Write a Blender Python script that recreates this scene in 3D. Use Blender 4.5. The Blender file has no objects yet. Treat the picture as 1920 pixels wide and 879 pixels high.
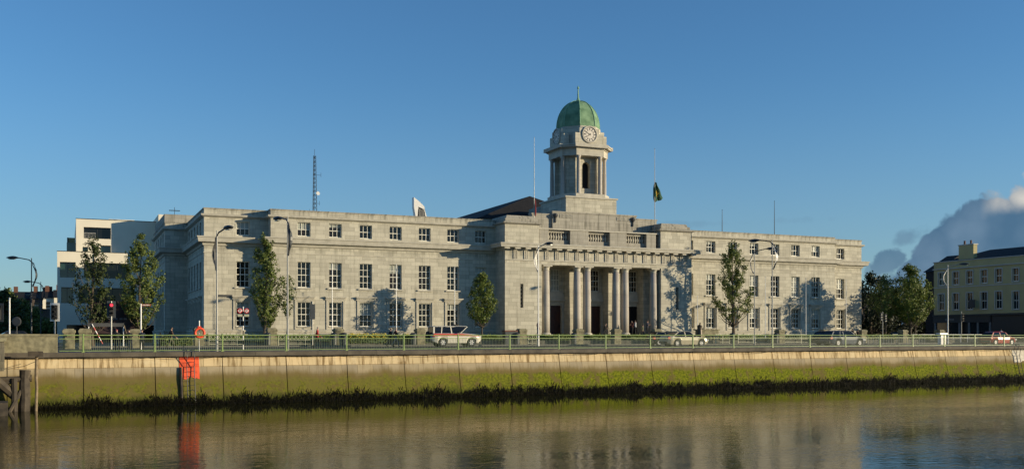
import bpy, bmesh, math, random
from mathutils import Vector, Matrix, noise
R = math.radians
rnd = random.Random(7)
sc = bpy.context.scene
COL = sc.collection
# world axes: x runs along the civic building's front, y away from the river, z up; the camera stands on the opposite quay
# ---------------------------------------------------------------- camera, sky, sun, exposure
EYE = 1.05
cam = bpy.data.cameras.new('camera'); co = bpy.data.objects.new('camera', cam); COL.objects.link(co)
co.location = (0, 0, EYE); co.rotation_euler = (R(90), 0, R(-24.004))
cam.sensor_width = 36; cam.lens = 35.156; cam.shift_y = 0.0982; cam.clip_start = .1; cam.clip_end = 6000
sc.camera = co
vs = sc.view_settings
vs.view_transform = 'Standard'; vs.look = 'None'; vs.gamma = 1; vs.use_curve_mapping = False; vs.exposure = 0.28
SUN = Vector((-1.515, 1, -.285)).normalized()      # the way the light travels
SKY_TINT = (.95, 1.24, 1.42, 1)
W = bpy.data.worlds.new('World'); sc.world = W; W.use_nodes = True
def NN(nt, t, **k):
    n = nt.nodes.new(t)
    for a, b in k.items(): setattr(n, a, b)
    return n
def LK(nt, a, b): nt.links.new(a, b)
def MATH(nt, op, a, b=None, c=None, clamp=False):
    n = nt.nodes.new('ShaderNodeMath'); n.operation = op; n.use_clamp = clamp
    for i, v in enumerate((a, b, c)):
        if v is None: continue
        if isinstance(v, (int, float)): n.inputs[i].default_value = v
        else: nt.links.new(v, n.inputs[i])
    return n.outputs[0]
def make_world():
    nt = W.node_tree; nt.nodes.clear()
    out = NN(nt, 'ShaderNodeOutputWorld')
    sky = NN(nt, 'ShaderNodeTexSky'); sky.sky_type = 'NISHITA'; sky.sun_disc = False
    sky.sun_elevation = R(8.9); sky.sun_rotation = R(123.4)
    sky.altitude = 10; sky.air_density = 1.0; sky.dust_density = .0; sky.ozone_density = 3.5
    bg = NN(nt, 'ShaderNodeBackground'); bg.inputs[1].default_value = .1
    tint = NN(nt, 'ShaderNodeMix', data_type='RGBA', blend_type='MULTIPLY'); tint.inputs[0].default_value = 1; tint.inputs[7].default_value = SKY_TINT; LK(nt, sky.outputs[0], tint.inputs[6])
    SKY_OUT = tint.outputs[2]
    # a cumulus bank low over the right-hand horizon, placed by compass direction and height
    tc = NN(nt, 'ShaderNodeTexCoord'); sx = NN(nt, 'ShaderNodeSeparateXYZ'); LK(nt, tc.outputs['Generated'], sx.inputs[0])
    x, y, z = sx.outputs
    az = MATH(nt, 'ARCTAN2', x, y)
    hor = MATH(nt, 'SQRT', MATH(nt, 'ADD', MATH(nt, 'MULTIPLY', x, x), MATH(nt, 'MULTIPLY', y, y)))
    el = MATH(nt, 'DIVIDE', z, hor)
    hz = NN(nt, 'ShaderNodeMapRange', interpolation_type='SMOOTHERSTEP'); hz.inputs[1].default_value = .30; hz.inputs[2].default_value = -.04; hz.inputs[4].default_value = .5; LK(nt, el, hz.inputs[0])
    hm = NN(nt, 'ShaderNodeMix', data_type='RGBA'); LK(nt, hz.outputs[0], hm.inputs[0]); LK(nt, SKY_OUT, hm.inputs[6]); hm.inputs[7].default_value = (2.05, 2.95, 4.0, 1); LK(nt, hm.outputs[2], bg.inputs[0])
    ns = NN(nt, 'ShaderNodeTexNoise'); ns.inputs['Scale'].default_value = 14; ns.inputs['Detail'].default_value = 9; ns.inputs['Roughness'].default_value = .6
    LK(nt, tc.outputs['Generated'], ns.inputs['Vector'])
    nb = NN(nt, 'ShaderNodeTexNoise'); nb.inputs['Scale'].default_value = 6; nb.inputs['Detail'].default_value = 3
    LK(nt, tc.outputs['Generated'], nb.inputs['Vector'])
    fc = NN(nt, 'ShaderNodeFloatCurve')
    cu = fc.mapping.curves[0]
    def px(xp, yp):
        s = (xp - 960) / 1875; a = math.atan(s)
        return ((24.004 + math.degrees(a)) / 90, (628 - yp) / 1875 * math.cos(a) * 4)
    P = [(0, 0)] + [px(*p) for p in ((1590, 600), (1630, 545), (1680, 492), (1715, 462), (1738, 412), (1765, 385), (1800, 374), (1830, 362), (1850, 345), (1870, 333), (1895, 328), (1925, 326), (1960, 326))] + [(.62, .56), (.75, .5), (.95, .1), (1, 0)]
    cu.points[0].location = P[0]; cu.points[1].location = P[-1]
    for p in P[1:-1]: cu.points.new(*p)
    for q in cu.points: q.handle_type = 'VECTOR'
    fc.mapping.update()
    LK(nt, MATH(nt, 'DIVIDE', az, math.pi / 2, clamp=True), fc.inputs['Value'])
    top = MATH(nt, 'MULTIPLY', fc.outputs[0], .25)
    wv = NN(nt, 'ShaderNodeMix', data_type='RGBA'); wv.inputs[0].default_value = .035; LK(nt, tc.outputs['Generated'], wv.inputs[6]); LK(nt, ns.outputs['Color'], wv.inputs[7])
    vor = []
    for sc_ in (24, 58, 130):
        vo = NN(nt, 'ShaderNodeTexVoronoi'); vo.feature = 'F1'; vo.inputs['Scale'].default_value = sc_; LK(nt, wv.outputs[2], vo.inputs['Vector']); vor.append(vo.outputs['Distance'])
    nz = MATH(nt, 'MULTIPLY', MATH(nt, 'SUBTRACT', .42, vor[0]), .026)
    nz = MATH(nt, 'ADD', nz, MATH(nt, 'MULTIPLY', MATH(nt, 'SUBTRACT', .42, vor[1]), .018))
    nz = MATH(nt, 'ADD', nz, MATH(nt, 'MULTIPLY', MATH(nt, 'SUBTRACT', .42, vor[2]), .008))
    nz = MATH(nt, 'ADD', nz, MATH(nt, 'MULTIPLY', MATH(nt, 'SUBTRACT', ns.outputs[0], .5), .02))
    dist = MATH(nt, 'ADD', MATH(nt, 'SUBTRACT', top, el), nz)
    m = NN(nt, 'ShaderNodeMapRange', interpolation_type='SMOOTHSTEP'); m.inputs[1].default_value = -.002; m.inputs[2].default_value = .007
    LK(nt, dist, m.inputs[0])
    # detached wisps left of the bank
    wisp = NN(nt, 'ShaderNodeMapRange', interpolation_type='SMOOTHSTEP'); wisp.inputs[1].default_value = .52; wisp.inputs[2].default_value = .68
    LK(nt, ns.outputs[0], wisp.inputs[0])
    band = NN(nt, 'ShaderNodeMapRange', interpolation_type='SMOOTHSTEP'); band.inputs[1].default_value = .14; band.inputs[2].default_value = .03
    LK(nt, el, band.inputs[0])
    azm = NN(nt, 'ShaderNodeMapRange', interpolation_type='SMOOTHSTEP'); azm.inputs[1].default_value = R(30); azm.inputs[2].default_value = R(46)
    LK(nt, az, azm.inputs[0])
    wm = MATH(nt, 'MULTIPLY', MATH(nt, 'MULTIPLY', wisp.outputs[0], band.outputs[0]), MATH(nt, 'MULTIPLY', azm.outputs[0], .25))
    def puffball(xp, yp, wx, wz, amt, soft):
        s_ = (xp - 960) / 1875; a_ = R(24.004) + math.atan(s_); e_ = (628 - yp) / 1875 * math.cos(math.atan(s_))
        dx = MATH(nt, 'DIVIDE', MATH(nt, 'SUBTRACT', az, a_), wx); dz = MATH(nt, 'DIVIDE', MATH(nt, 'SUBTRACT', el, e_), wz); dx = MATH(nt, 'SUBTRACT', dx, MATH(nt, 'MULTIPLY', dz, .35))
        rr = MATH(nt, 'ADD', MATH(nt, 'MULTIPLY', dx, dx), MATH(nt, 'MULTIPLY', dz, dz))
        rr = MATH(nt, 'ADD', rr, MATH(nt, 'MULTIPLY', MATH(nt, 'SUBTRACT', ns.outputs[0], .5), 11)); rr = MATH(nt, 'ADD', rr, MATH(nt, 'MULTIPLY', MATH(nt, 'SUBTRACT', vor[1], .4), 1.2))
        q_ = NN(nt, 'ShaderNodeMapRange', interpolation_type='SMOOTHSTEP'); LK(nt, rr, q_.inputs[0])
        for i_, v_ in enumerate((1 + soft, 1 - soft, 0, amt)): q_.inputs[i_ + 1].default_value = v_
        return q_.outputs[0]
    pf = MATH(nt, 'MAXIMUM', puffball(1672, 492, .013, .010, .75, .5), puffball(1722, 440, .016, .008, .5, .9))
    pf = MATH(nt, 'MAXIMUM', pf, MATH(nt, 'MAXIMUM', puffball(1640, 505, .006, .005, .5, .8), puffball(1390, 418, .07, .004, .18, .9)))
    mask = MATH(nt, 'MAXIMUM', MATH(nt, 'MULTIPLY', m.outputs[0], .93), MATH(nt, 'MAXIMUM', wm, pf), clamp=True)
    # colour: grey-blue body, sunlit crown towards the right
    rim = NN(nt, 'ShaderNodeMapRange', interpolation_type='SMOOTHSTEP'); rim.inputs[1].default_value = .014; rim.inputs[2].default_value = .004
    LK(nt, dist, rim.inputs[0])
    azr = NN(nt, 'ShaderNodeMapRange', interpolation_type='SMOOTHSTEP'); azr.inputs[1].default_value = R(49.0); azr.inputs[2].default_value = R(50.0); LK(nt, az, azr.inputs[0])
    crown = NN(nt, 'ShaderNodeMapRange', interpolation_type='SMOOTHSTEP'); crown.inputs[1].default_value = .034; crown.inputs[2].default_value = .020
    LK(nt, MATH(nt, 'ADD', MATH(nt, 'SUBTRACT', top, el), MATH(nt, 'MULTIPLY', MATH(nt, 'SUBTRACT', ns.outputs[0], .5), .03)), crown.inputs[0])
    lit = MATH(nt, 'MULTIPLY', crown.outputs[0], azr.outputs[0], clamp=True)
    lit = MATH(nt, 'MULTIPLY', lit, MATH(nt, 'ADD', .75, MATH(nt, 'MULTIPLY', MATH(nt, 'SUBTRACT', .4, vor[1]), .9)), clamp=True)
    body = NN(nt, 'ShaderNodeMix', data_type='RGBA'); body.inputs[6].default_value = (.055, .12, .205, 1); body.inputs[7].default_value = (.155, .235, .33, 1)
    puff = MATH(nt, 'ADD', MATH(nt, 'MULTIPLY', nb.outputs[0], .9), MATH(nt, 'MULTIPLY', MATH(nt, 'SUBTRACT', .35, vor[0]), .7), clamp=True)
    puff = MATH(nt, 'ADD', puff, MATH(nt, 'MULTIPLY', MATH(nt, 'SUBTRACT', .35, vor[1]), .35), clamp=True)
    LK(nt, puff, body.inputs[0])
    cc = NN(nt, 'ShaderNodeMix', data_type='RGBA'); LK(nt, lit, cc.inputs[0]); LK(nt, body.outputs[2], cc.inputs[6]); cc.inputs[7].default_value = (.55, .52, .47, 1)
    b2 = NN(nt, 'ShaderNodeBackground'); LK(nt, cc.outputs[2], b2.inputs[0]); b2.inputs[1].default_value = 1
    mx = NN(nt, 'ShaderNodeMixShader'); LK(nt, mask, mx.inputs[0]); LK(nt, bg.outputs[0], mx.inputs[1]); LK(nt, b2.outputs[0], mx.inputs[2])
    LK(nt, mx.outputs[0], out.inputs[0])
make_world()
sl = bpy.data.lights.new('sun', 'SUN'); sl.energy = 5.0; sl.angle = R(.5); sl.color = (1, .845, .575)
so = bpy.data.objects.new('sun', sl); COL.objects.link(so); so.rotation_euler = SUN.to_track_quat('-Z', 'Y').to_euler(); so.location = (100, -50, 60)

# ---------------------------------------------------------------- materials
def mat(name, col, rough=.7, var=.12, scale=3.0, metal=0.0, spec=.5, col2=None, bump=0, emit=None):
    m = bpy.data.materials.new(name); m.use_nodes = True; nt = m.node_tree
    b = nt.nodes['Principled BSDF']; b.inputs['Roughness'].default_value = rough; b.inputs['Metallic'].default_value = metal
    b.inputs['Specular IOR Level'].default_value = spec
    c1 = tuple(c * (1 - var) for c in col[:3]) + (1,); c2 = tuple(min(1, c * (1 + var)) for c in (col2 or col)[:3]) + (1,)
    g = NN(nt, 'ShaderNodeNewGeometry'); n = NN(nt, 'ShaderNodeTexNoise'); n.inputs['Scale'].default_value = scale; n.inputs['Detail'].default_value = 6
    LK(nt, g.outputs['Position'], n.inputs['Vector'])
    r = NN(nt, 'ShaderNodeMapRange'); r.inputs[1].default_value = .32; r.inputs[2].default_value = .68; LK(nt, n.outputs[0], r.inputs[0])
    mx = NN(nt, 'ShaderNodeMix', data_type='RGBA'); LK(nt, r.outputs[0], mx.inputs[0]); mx.inputs[6].default_value = c1; mx.inputs[7].default_value = c2
    LK(nt, mx.outputs[2], b.inputs['Base Color'])
    if bump:
        bp = NN(nt, 'ShaderNodeBump'); bp.inputs['Strength'].default_value = bump; bp.inputs['Distance'].default_value = .05; LK(nt, n.outputs[0], bp.inputs['Height']); LK(nt, bp.outputs[0], b.inputs['Normal'])
    if emit: b.inputs['Emission Color'].default_value = tuple(emit[:3]) + (1,); b.inputs['Emission Strength'].default_value = emit[3]
    return m

def ashlar(name, c1, c2, mortar, bw=1.05, rh=.43, stain=.5, warm=(.36, .33, .27)):
    """coursed limestone: the block grid follows the wall, stains run down it"""
    m = bpy.data.materials.new(name); m.use_nodes = True; nt = m.node_tree
    b = nt.nodes['Principled BSDF']; b.inputs['Roughness'].default_value = .82; b.inputs['Specular IOR Level'].default_value = .25
    g = NN(nt, 'ShaderNodeNewGeometry'); s = NN(nt, 'ShaderNodeSeparateXYZ'); LK(nt, g.outputs['Position'], s.inputs[0])
    xy = MATH(nt, 'ADD', s.outputs[0], s.outputs[1])
    cv = NN(nt, 'ShaderNodeCombineXYZ'); LK(nt, xy, cv.inputs[0]); LK(nt, s.outputs[2], cv.inputs[1])
    br = NN(nt, 'ShaderNodeTexBrick'); br.offset = .43; br.offset_frequency = 2; br.squash = .8; br.squash_frequency = 3
    br.inputs['Color1'].default_value = c1 + (1,); br.inputs['Color2'].default_value = c2 + (1,); br.inputs['Mortar'].default_value = mortar + (1,)
    br.inputs['Scale'].default_value = 1; br.inputs['Brick Width'].default_value = bw; br.inputs['Row Height'].default_value = rh
    br.inputs['Mortar Size'].default_value = .013; br.inputs['Mortar Smooth'].default_value = .4; br.inputs['Bias'].default_value = -.1
    LK(nt, cv.outputs[0], br.inputs['Vector'])
    n1 = NN(nt, 'ShaderNodeTexNoise'); n1.inputs['Scale'].default_value = .35; n1.inputs['Detail'].default_value = 8; n1.inputs['Roughness'].default_value = .62; LK(nt, g.outputs['Position'], n1.inputs['Vector'])
    st = NN(nt, 'ShaderNodeMapping'); st.inputs['Scale'].default_value = (2.2, .12, 1); LK(nt, cv.outputs[0], st.inputs['Vector'])
    n2 = NN(nt, 'ShaderNodeTexNoise'); n2.inputs['Scale'].default_value = 1.3; n2.inputs['Detail'].default_value = 7; LK(nt, st.outputs[0], n2.inputs['Vector'])
    n3 = NN(nt, 'ShaderNodeTexNoise'); n3.inputs['Scale'].default_value = 9; n3.inputs['Detail'].default_value = 5; LK(nt, g.outputs['Position'], n3.inputs['Vector'])
    r1 = NN(nt, 'ShaderNodeMapRange'); r1.inputs[1].default_value = .42; r1.inputs[2].default_value = .68; r1.inputs[4].default_value = .3; LK(nt, n1.outputs[0], r1.inputs[0])
    r2 = NN(nt, 'ShaderNodeMapRange'); r2.inputs[1].default_value = .52; r2.inputs[2].default_value = .72; r2.inputs[4].default_value = stain; LK(nt, n2.outputs[0], r2.inputs[0])
    a = NN(nt, 'ShaderNodeMix', data_type='RGBA'); LK(nt, r1.outputs[0], a.inputs[0]); LK(nt, br.outputs[0], a.inputs[6]); a.inputs[7].default_value = warm + (1,)
    c = NN(nt, 'ShaderNodeMix', data_type='RGBA', blend_type='MULTIPLY'); LK(nt, r2.outputs[0], c.inputs[0]); LK(nt, a.outputs[2], c.inputs[6]); c.inputs[7].default_value = (.42, .42, .4, 1)
    r3 = NN(nt, 'ShaderNodeMapRange'); r3.inputs[1].default_value = .3; r3.inputs[2].default_value = .7; r3.inputs[3].default_value = .94; r3.inputs[4].default_value = 1.06; LK(nt, n3.outputs[0], r3.inputs[0])
    d = NN(nt, 'ShaderNodeMix', data_type='RGBA', blend_type='MULTIPLY'); d.inputs[0].default_value = 1; LK(nt, c.outputs[2], d.inputs[6])
    cr = NN(nt, 'ShaderNodeCombineXYZ'); [LK(nt, r3.outputs[0], cr.inputs[i]) for i in range(3)]; LK(nt, cr.outputs[0], d.inputs[7])
    # soot and lichen run down from the mouldings
    last = d.outputs[2]
    for z0, z1, amt in ((12.9, 13.9, .5), (9.3, 10.3, .35), (5.3, 5.95, .3), (1.1, .1, .5)):
        zr = NN(nt, 'ShaderNodeMapRange', interpolation_type='SMOOTHSTEP'); LK(nt, s.outputs[2], zr.inputs[0])
        for i, q in enumerate((z0, z1, 0, 1)): zr.inputs[i + 1].default_value = q
        cap_ = MATH(nt, 'LESS_THAN', s.outputs[2], z1 + (.35 if z1 > z0 else 5))
        sr = NN(nt, 'ShaderNodeMapRange', interpolation_type='SMOOTHSTEP'); LK(nt, n2.outputs[0], sr.inputs[0])
        for i, q in enumerate((.42, .66, 0, amt)): sr.inputs[i + 1].default_value = q
        f_ = MATH(nt, 'MULTIPLY', MATH(nt, 'MULTIPLY', zr.outputs[0], sr.outputs[0]), cap_)
        k_ = NN(nt, 'ShaderNodeMix', data_type='RGBA'); LK(nt, f_, k_.inputs[0]); LK(nt, last, k_.inputs[6]); k_.inputs[7].default_value = (.12, .115, .09, 1); last = k_.outputs[2]
    LK(nt, last, b.inputs['Base Color'])
    bp = NN(nt, 'ShaderNodeBump'); bp.inputs['Strength'].default_value = .2; bp.inputs['Distance'].default_value = .015; LK(nt, br.outputs['Fac'], bp.inputs['Height']); bp.invert = True; LK(nt, bp.outputs[0], b.inputs['Normal'])
    return m

M = {}
M['stone'] = ashlar('limestone_ashlar', (.53, .495, .40), (.38, .355, .285), (.22, .205, .165), stain=.35)
M['trim'] = mat('limestone_trim', (.45, .42, .35), .8, .14, 1.6, spec=.25)
M['attic'] = ashlar('weathered_limestone', (.37, .345, .29), (.29, .27, .23), (.18, .165, .14), stain=.75)
M['column'] = ashlar('column_limestone', (.44, .40, .35), (.37, .33, .30), (.26, .23, .2), bw=4, rh=1.45, stain=.3)
M['copper'] = mat('verdigris_copper', (.125, .235, .135), .75, .18, 1.2, spec=.15, col2=(.19, .30, .18))
M['copper_rib'] = mat('pale_verdigris', (.17, .33, .2), .6, .1, 4)
M['slate'] = mat('dark_slate', (.022, .021, .021), .75, .3, 3, spec=.2)
M['lead'] = mat('roof_lead', (.06, .06, .06), .6, .2, 1)
M['frame'] = mat('cream_window_paint', (.70, .68, .59), .5, .05)
M['glass'] = mat('dark_window_glass', (.008, .009, .010), .06, .5, .25, spec=.4)
M['glass_warm'] = mat('brown_window_glass', (.016, .01, .007), .08, .5, .5, spec=.4)
M['blind'] = mat('window_blind', (.30, .31, .27), .35, .2, .8)
M['door'] = mat('red_brown_door', (.05, .014, .008), .5, .3, 2)
M['black'] = mat('black_interior', (.006, .006, .006), .9, .2)
M['clock_white'] = mat('clock_dial', (.56, .51, .44), .5, .06, 5)
M['clock_dark'] = mat('clock_iron', (.03, .027, .025), .5, .1)
M['asphalt'] = mat('asphalt', (.036, .040, .034), .85, .3, 1.2, spec=.3)
M['paving'] = mat('footpath_concrete', (.085, .082, .068), .85, .3, .9)
M['kerb'] = mat('kerb_stone', (.13, .125, .11), .8, .15, 2)
M['paint'] = mat('road_paint', (.3, .3, .27), .7, .1)
M['grass'] = mat('mown_grass', (.07, .11, .025), .9, .35, 2.5, spec=.1, bump=.5)
M['leaf_hedge'] = mat('hedge_leaf', (.045, .08, .02), .7, .35, 9)
M['flower'] = mat('yellow_flower', (.62, .50, .07), .7, .15, 9)
M['rail'] = mat('green_rail_paint', (.23, .31, .10), .45, .15, 4)
M['rail_bar'] = mat('grey_green_rail_bar', (.15, .19, .11), .5, .2, 4)
M['coping'] = mat('brown_quay_coping', (.09, .075, .055), .85, .35, 1.3, bump=.3)
M['cable'] = mat('black_rubber', (.012, .012, .012), .7, .1)
M['white'] = mat('white_paint', (.72, .70, .66), .4, .05)
M['galv'] = mat('galvanised_steel', (.34, .33, .30), .45, .1, metal=.2)
M['darkmetal'] = mat('dark_painted_metal', (.035, .04, .045), .45, .2)
M['bronze'] = mat('bronze', (.05, .04, .03), .45, .3, 5, metal=.5)
M['orange'] = mat('orange_paint', (.72, .085, .02), .6, .3, 3.5)
M['lifebuoy'] = mat('lifebuoy_orange', (.75, .07, .02), .5, .1)
M['red'] = mat('red_paint', (.55, .02, .02), .4, .1)
M['tyre'] = mat('tyre', (.018, .018, .018), .8, .1)
M['rim'] = mat('alloy', (.6, .59, .56), .35, .05, metal=.1)
M['timber'] = mat('wet_timber', (.055, .042, .028), .8, .45, 2.5, bump=.6)
M['timber_light'] = mat('weathered_timber', (.2, .15, .09), .8, .3, 4, bump=.4)
M['render'] = mat('white_render', (.72, .66, .53), .75, .05, .5)
M['cream'] = mat('yellow_cream_render', (.36, .31, .15), .8, .08, .5)
M['cream_trim'] = mat('pale_trim', (.36, .36, .33), .7, .06)
M['shopfront'] = mat('dark_shopfront', (.012, .012, .013), .5, .3)
M['shoptrim'] = mat('grey_shopfront', (.12, .13, .14), .5, .2)
M['darkred'] = mat('dark_hoarding', (.03, .012, .014), .6, .2)
M['pier'] = mat('lichened_stone_pier', (.20, .18, .11), .85, .4, 3, bump=.3)
M['bark'] = mat('bark', (.09, .07, .05), .9, .3, 7, bump=.5)
M['terracotta'] = mat('chimney_pot', (.12, .05, .03), .8, .2)
M['lamp_glass'] = mat('lamp_glass', (.5, .5, .46), .2, .1)
M['lattice'] = mat('cream_iron_lattice', (.42, .42, .30), .6, .15)
M['signal_red'] = mat('lit_red_signal', (.6, .02, .05), .3, 0, emit=(1, .03, .05, 2.2))

def leafmat(name, c1, c2):
    m = bpy.data.materials.new(name); m.use_nodes = True; nt = m.node_tree; nt.nodes.clear()
    o = NN(nt, 'ShaderNodeOutputMaterial'); g = NN(nt, 'ShaderNodeNewGeometry')
    cr = NN(nt, 'ShaderNodeMix', data_type='RGBA'); LK(nt, g.outputs['Random Per Island'], cr.inputs[0]); cr.inputs[6].default_value = c1 + (1,); cr.inputs[7].default_value = c2 + (1,)
    d = NN(nt, 'ShaderNodeBsdfPrincipled'); d.inputs['Roughness'].default_value = .55; d.inputs['Specular IOR Level'].default_value = .3; LK(nt, cr.outputs[2], d.inputs['Base Color'])
    t = NN(nt, 'ShaderNodeBsdfTranslucent'); LK(nt, cr.outputs[2], t.inputs[0])
    x = NN(nt, 'ShaderNodeMixShader'); x.inputs[0].default_value = .25; LK(nt, d.outputs[0], x.inputs[1]); LK(nt, t.outputs[0], x.inputs[2]); LK(nt, x.outputs[0], o.inputs[0])
    return m
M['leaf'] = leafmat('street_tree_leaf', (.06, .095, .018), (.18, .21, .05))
M['leaf_dark'] = leafmat('dark_leaf', (.025, .042, .01), (.06, .08, .02)); M['leaf_shaded'] = leafmat('shade_toned_leaf', (.010, .017, .005), (.024, .034, .009))  # right background trees: their shade is put into the leaf colour
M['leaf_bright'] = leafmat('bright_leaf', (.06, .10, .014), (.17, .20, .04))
M['weed'] = leafmat('bladderwrack', (.006, .006, .004), (.03, .026, .012))

def quay_material():
    m = bpy.data.materials.new('quay_wall_stone'); m.use_nodes = True; nt = m.node_tree
    b = nt.nodes['Principled BSDF']; b.inputs['Roughness'].default_value = .85; b.inputs['Specular IOR Level'].default_value = .08
    g = NN(nt, 'ShaderNodeTexCoord'); s = NN(nt, 'ShaderNodeSeparateXYZ'); LK(nt, g.outputs['Object'], s.inputs[0])
    x, y, z = s.outputs
    def noi(sx, sz, scale, det=6, rough=.6):
        c = NN(nt, 'ShaderNodeCombineXYZ'); LK(nt, MATH(nt, 'MULTIPLY', x, sx), c.inputs[0]); LK(nt, MATH(nt, 'MULTIPLY', z, sz), c.inputs[1])
        n = NN(nt, 'ShaderNodeTexNoise'); n.inputs['Scale'].default_value = scale; n.inputs['Detail'].default_value = det; n.inputs['Roughness'].default_value = rough
        LK(nt, c.outputs[0], n.inputs['Vector']); return n.outputs[0]
    def mr(v, a, bb, c=0, d=1):
        r = NN(nt, 'ShaderNodeMapRange', interpolation_type='SMOOTHSTEP'); LK(nt, v, r.inputs[0]) 
        for i, q in enumerate((a, bb, c, d)): r.inputs[i + 1].default_value = q
        return r.outputs[0]
    def mix(f, a, bb):
        k = NN(nt, 'ShaderNodeMix', data_type='RGBA'); LK(nt, f, k.inputs[0])
        for i, q in ((6, a), (7, bb)):
            if isinstance(q, tuple): k.inputs[i].default_value = q + (1,)
            else: LK(nt, q, k.inputs[i])
        return k.outputs[2]
    streak = noi(3.5, .35, 1, 8, .65); blot = noi(1, 1, 1.1, 8, .65); fine = noi(1, 1, 6, 5); edge = noi(1, .3, .5, 6, .7)
    # masonry blocks
    br = NN(nt, 'ShaderNodeTexBrick'); br.inputs['Scale'].default_value = 1; br.inputs['Brick Width'].default_value = 1.05; br.inputs['Row Height'].default_value = .62; br.inputs['Mortar Size'].default_value = .012
    br.inputs['Color1'].default_value = (.66, .51, .30, 1); br.inputs['Color2'].default_value = (.53, .42, .25, 1); br.inputs['Mortar'].default_value = (.17, .12, .06, 1)
    c = NN(nt, 'ShaderNodeCombineXYZ'); LK(nt, x, c.inputs[0]); LK(nt, MATH(nt, 'ADD', z, .31), c.inputs[1]); LK(nt, c.outputs[0], br.inputs['Vector'])
    top = mix(mr(streak, .46, .66, 0, .85), br.outputs[0], (.22, .14, .06))
    top = mix(mr(blot, .52, .7, 0, .6), top, (.66, .55, .36))
    br2 = NN(nt, 'ShaderNodeTexBrick'); br2.inputs['Scale'].default_value = 1; br2.inputs['Brick Width'].default_value = 1.1; br2.inputs['Row Height'].default_value = .62; br2.inputs['Mortar Size'].default_value = .01
    br2.inputs['Color1'].default_value = (.38, .31, .20, 1); br2.inputs['Color2'].default_value = (.31, .26, .18, 1); br2.inputs['Mortar'].default_value = (.14, .11, .06, 1); LK(nt, c.outputs[0], br2.inputs['Vector'])
    zz = MATH(nt, 'ADD', z, MATH(nt, 'MULTIPLY', MATH(nt, 'SUBTRACT', edge, .5), 1.1))
    zf = MATH(nt, 'ADD', zz, MATH(nt, 'MULTIPLY', MATH(nt, 'SUBTRACT', fine, .5), .35))
    col = mix(mr(z, -.92, -.98), top, br2.outputs[0])
    col = mix(mr(zz, -1.05, -1.6), col, (.165, .125, .05))
    col = mix(MATH(nt, 'MULTIPLY', mr(zz, -1.5, -2.2), mr(fine, .4, .65, 0, .6)), col, (.07, .055, .025))
    col = mix(MATH(nt, 'MULTIPLY', mr(streak, .5, .65), .35), col, (.13, .09, .04))
    moss = mix(mr(fine, .3, .7), (.065, .08, .006), (.19, .205, .012))
    moss = mix(mr(blot, .5, .6, 0, .85), moss, (.13, .10, .035))
    # the right-hand stretch is greener, the left browner
    side = mr(x, -10, 24, .25, 1)
    mm = MATH(nt, 'MULTIPLY', mr(zf, -1.55, -1.85), side)
    mm = MATH(nt, 'MAXIMUM', mm, MATH(nt, 'MULTIPLY', mr(blot, .44, .56), mr(zf, -1.75, -2.1)))
    col = mix(mm, col, moss)
    col = mix(mr(zf, -2.5, -3.0, 0, .75), col, (.045, .055, .01))
    col = mix(mr(zf, -3.1, -3.3), col, (.015, .014, .008))
    LK(nt, col, b.inputs['Base Color'])
    bp = NN(nt, 'ShaderNodeBump'); bp.inputs['Strength'].default_value = .6; bp.inputs['Distance'].default_value = .05; LK(nt, blot, bp.inputs['Height']); LK(nt, bp.outputs[0], b.inputs['Normal'])
    return m
M['quay'] = quay_material()

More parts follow.
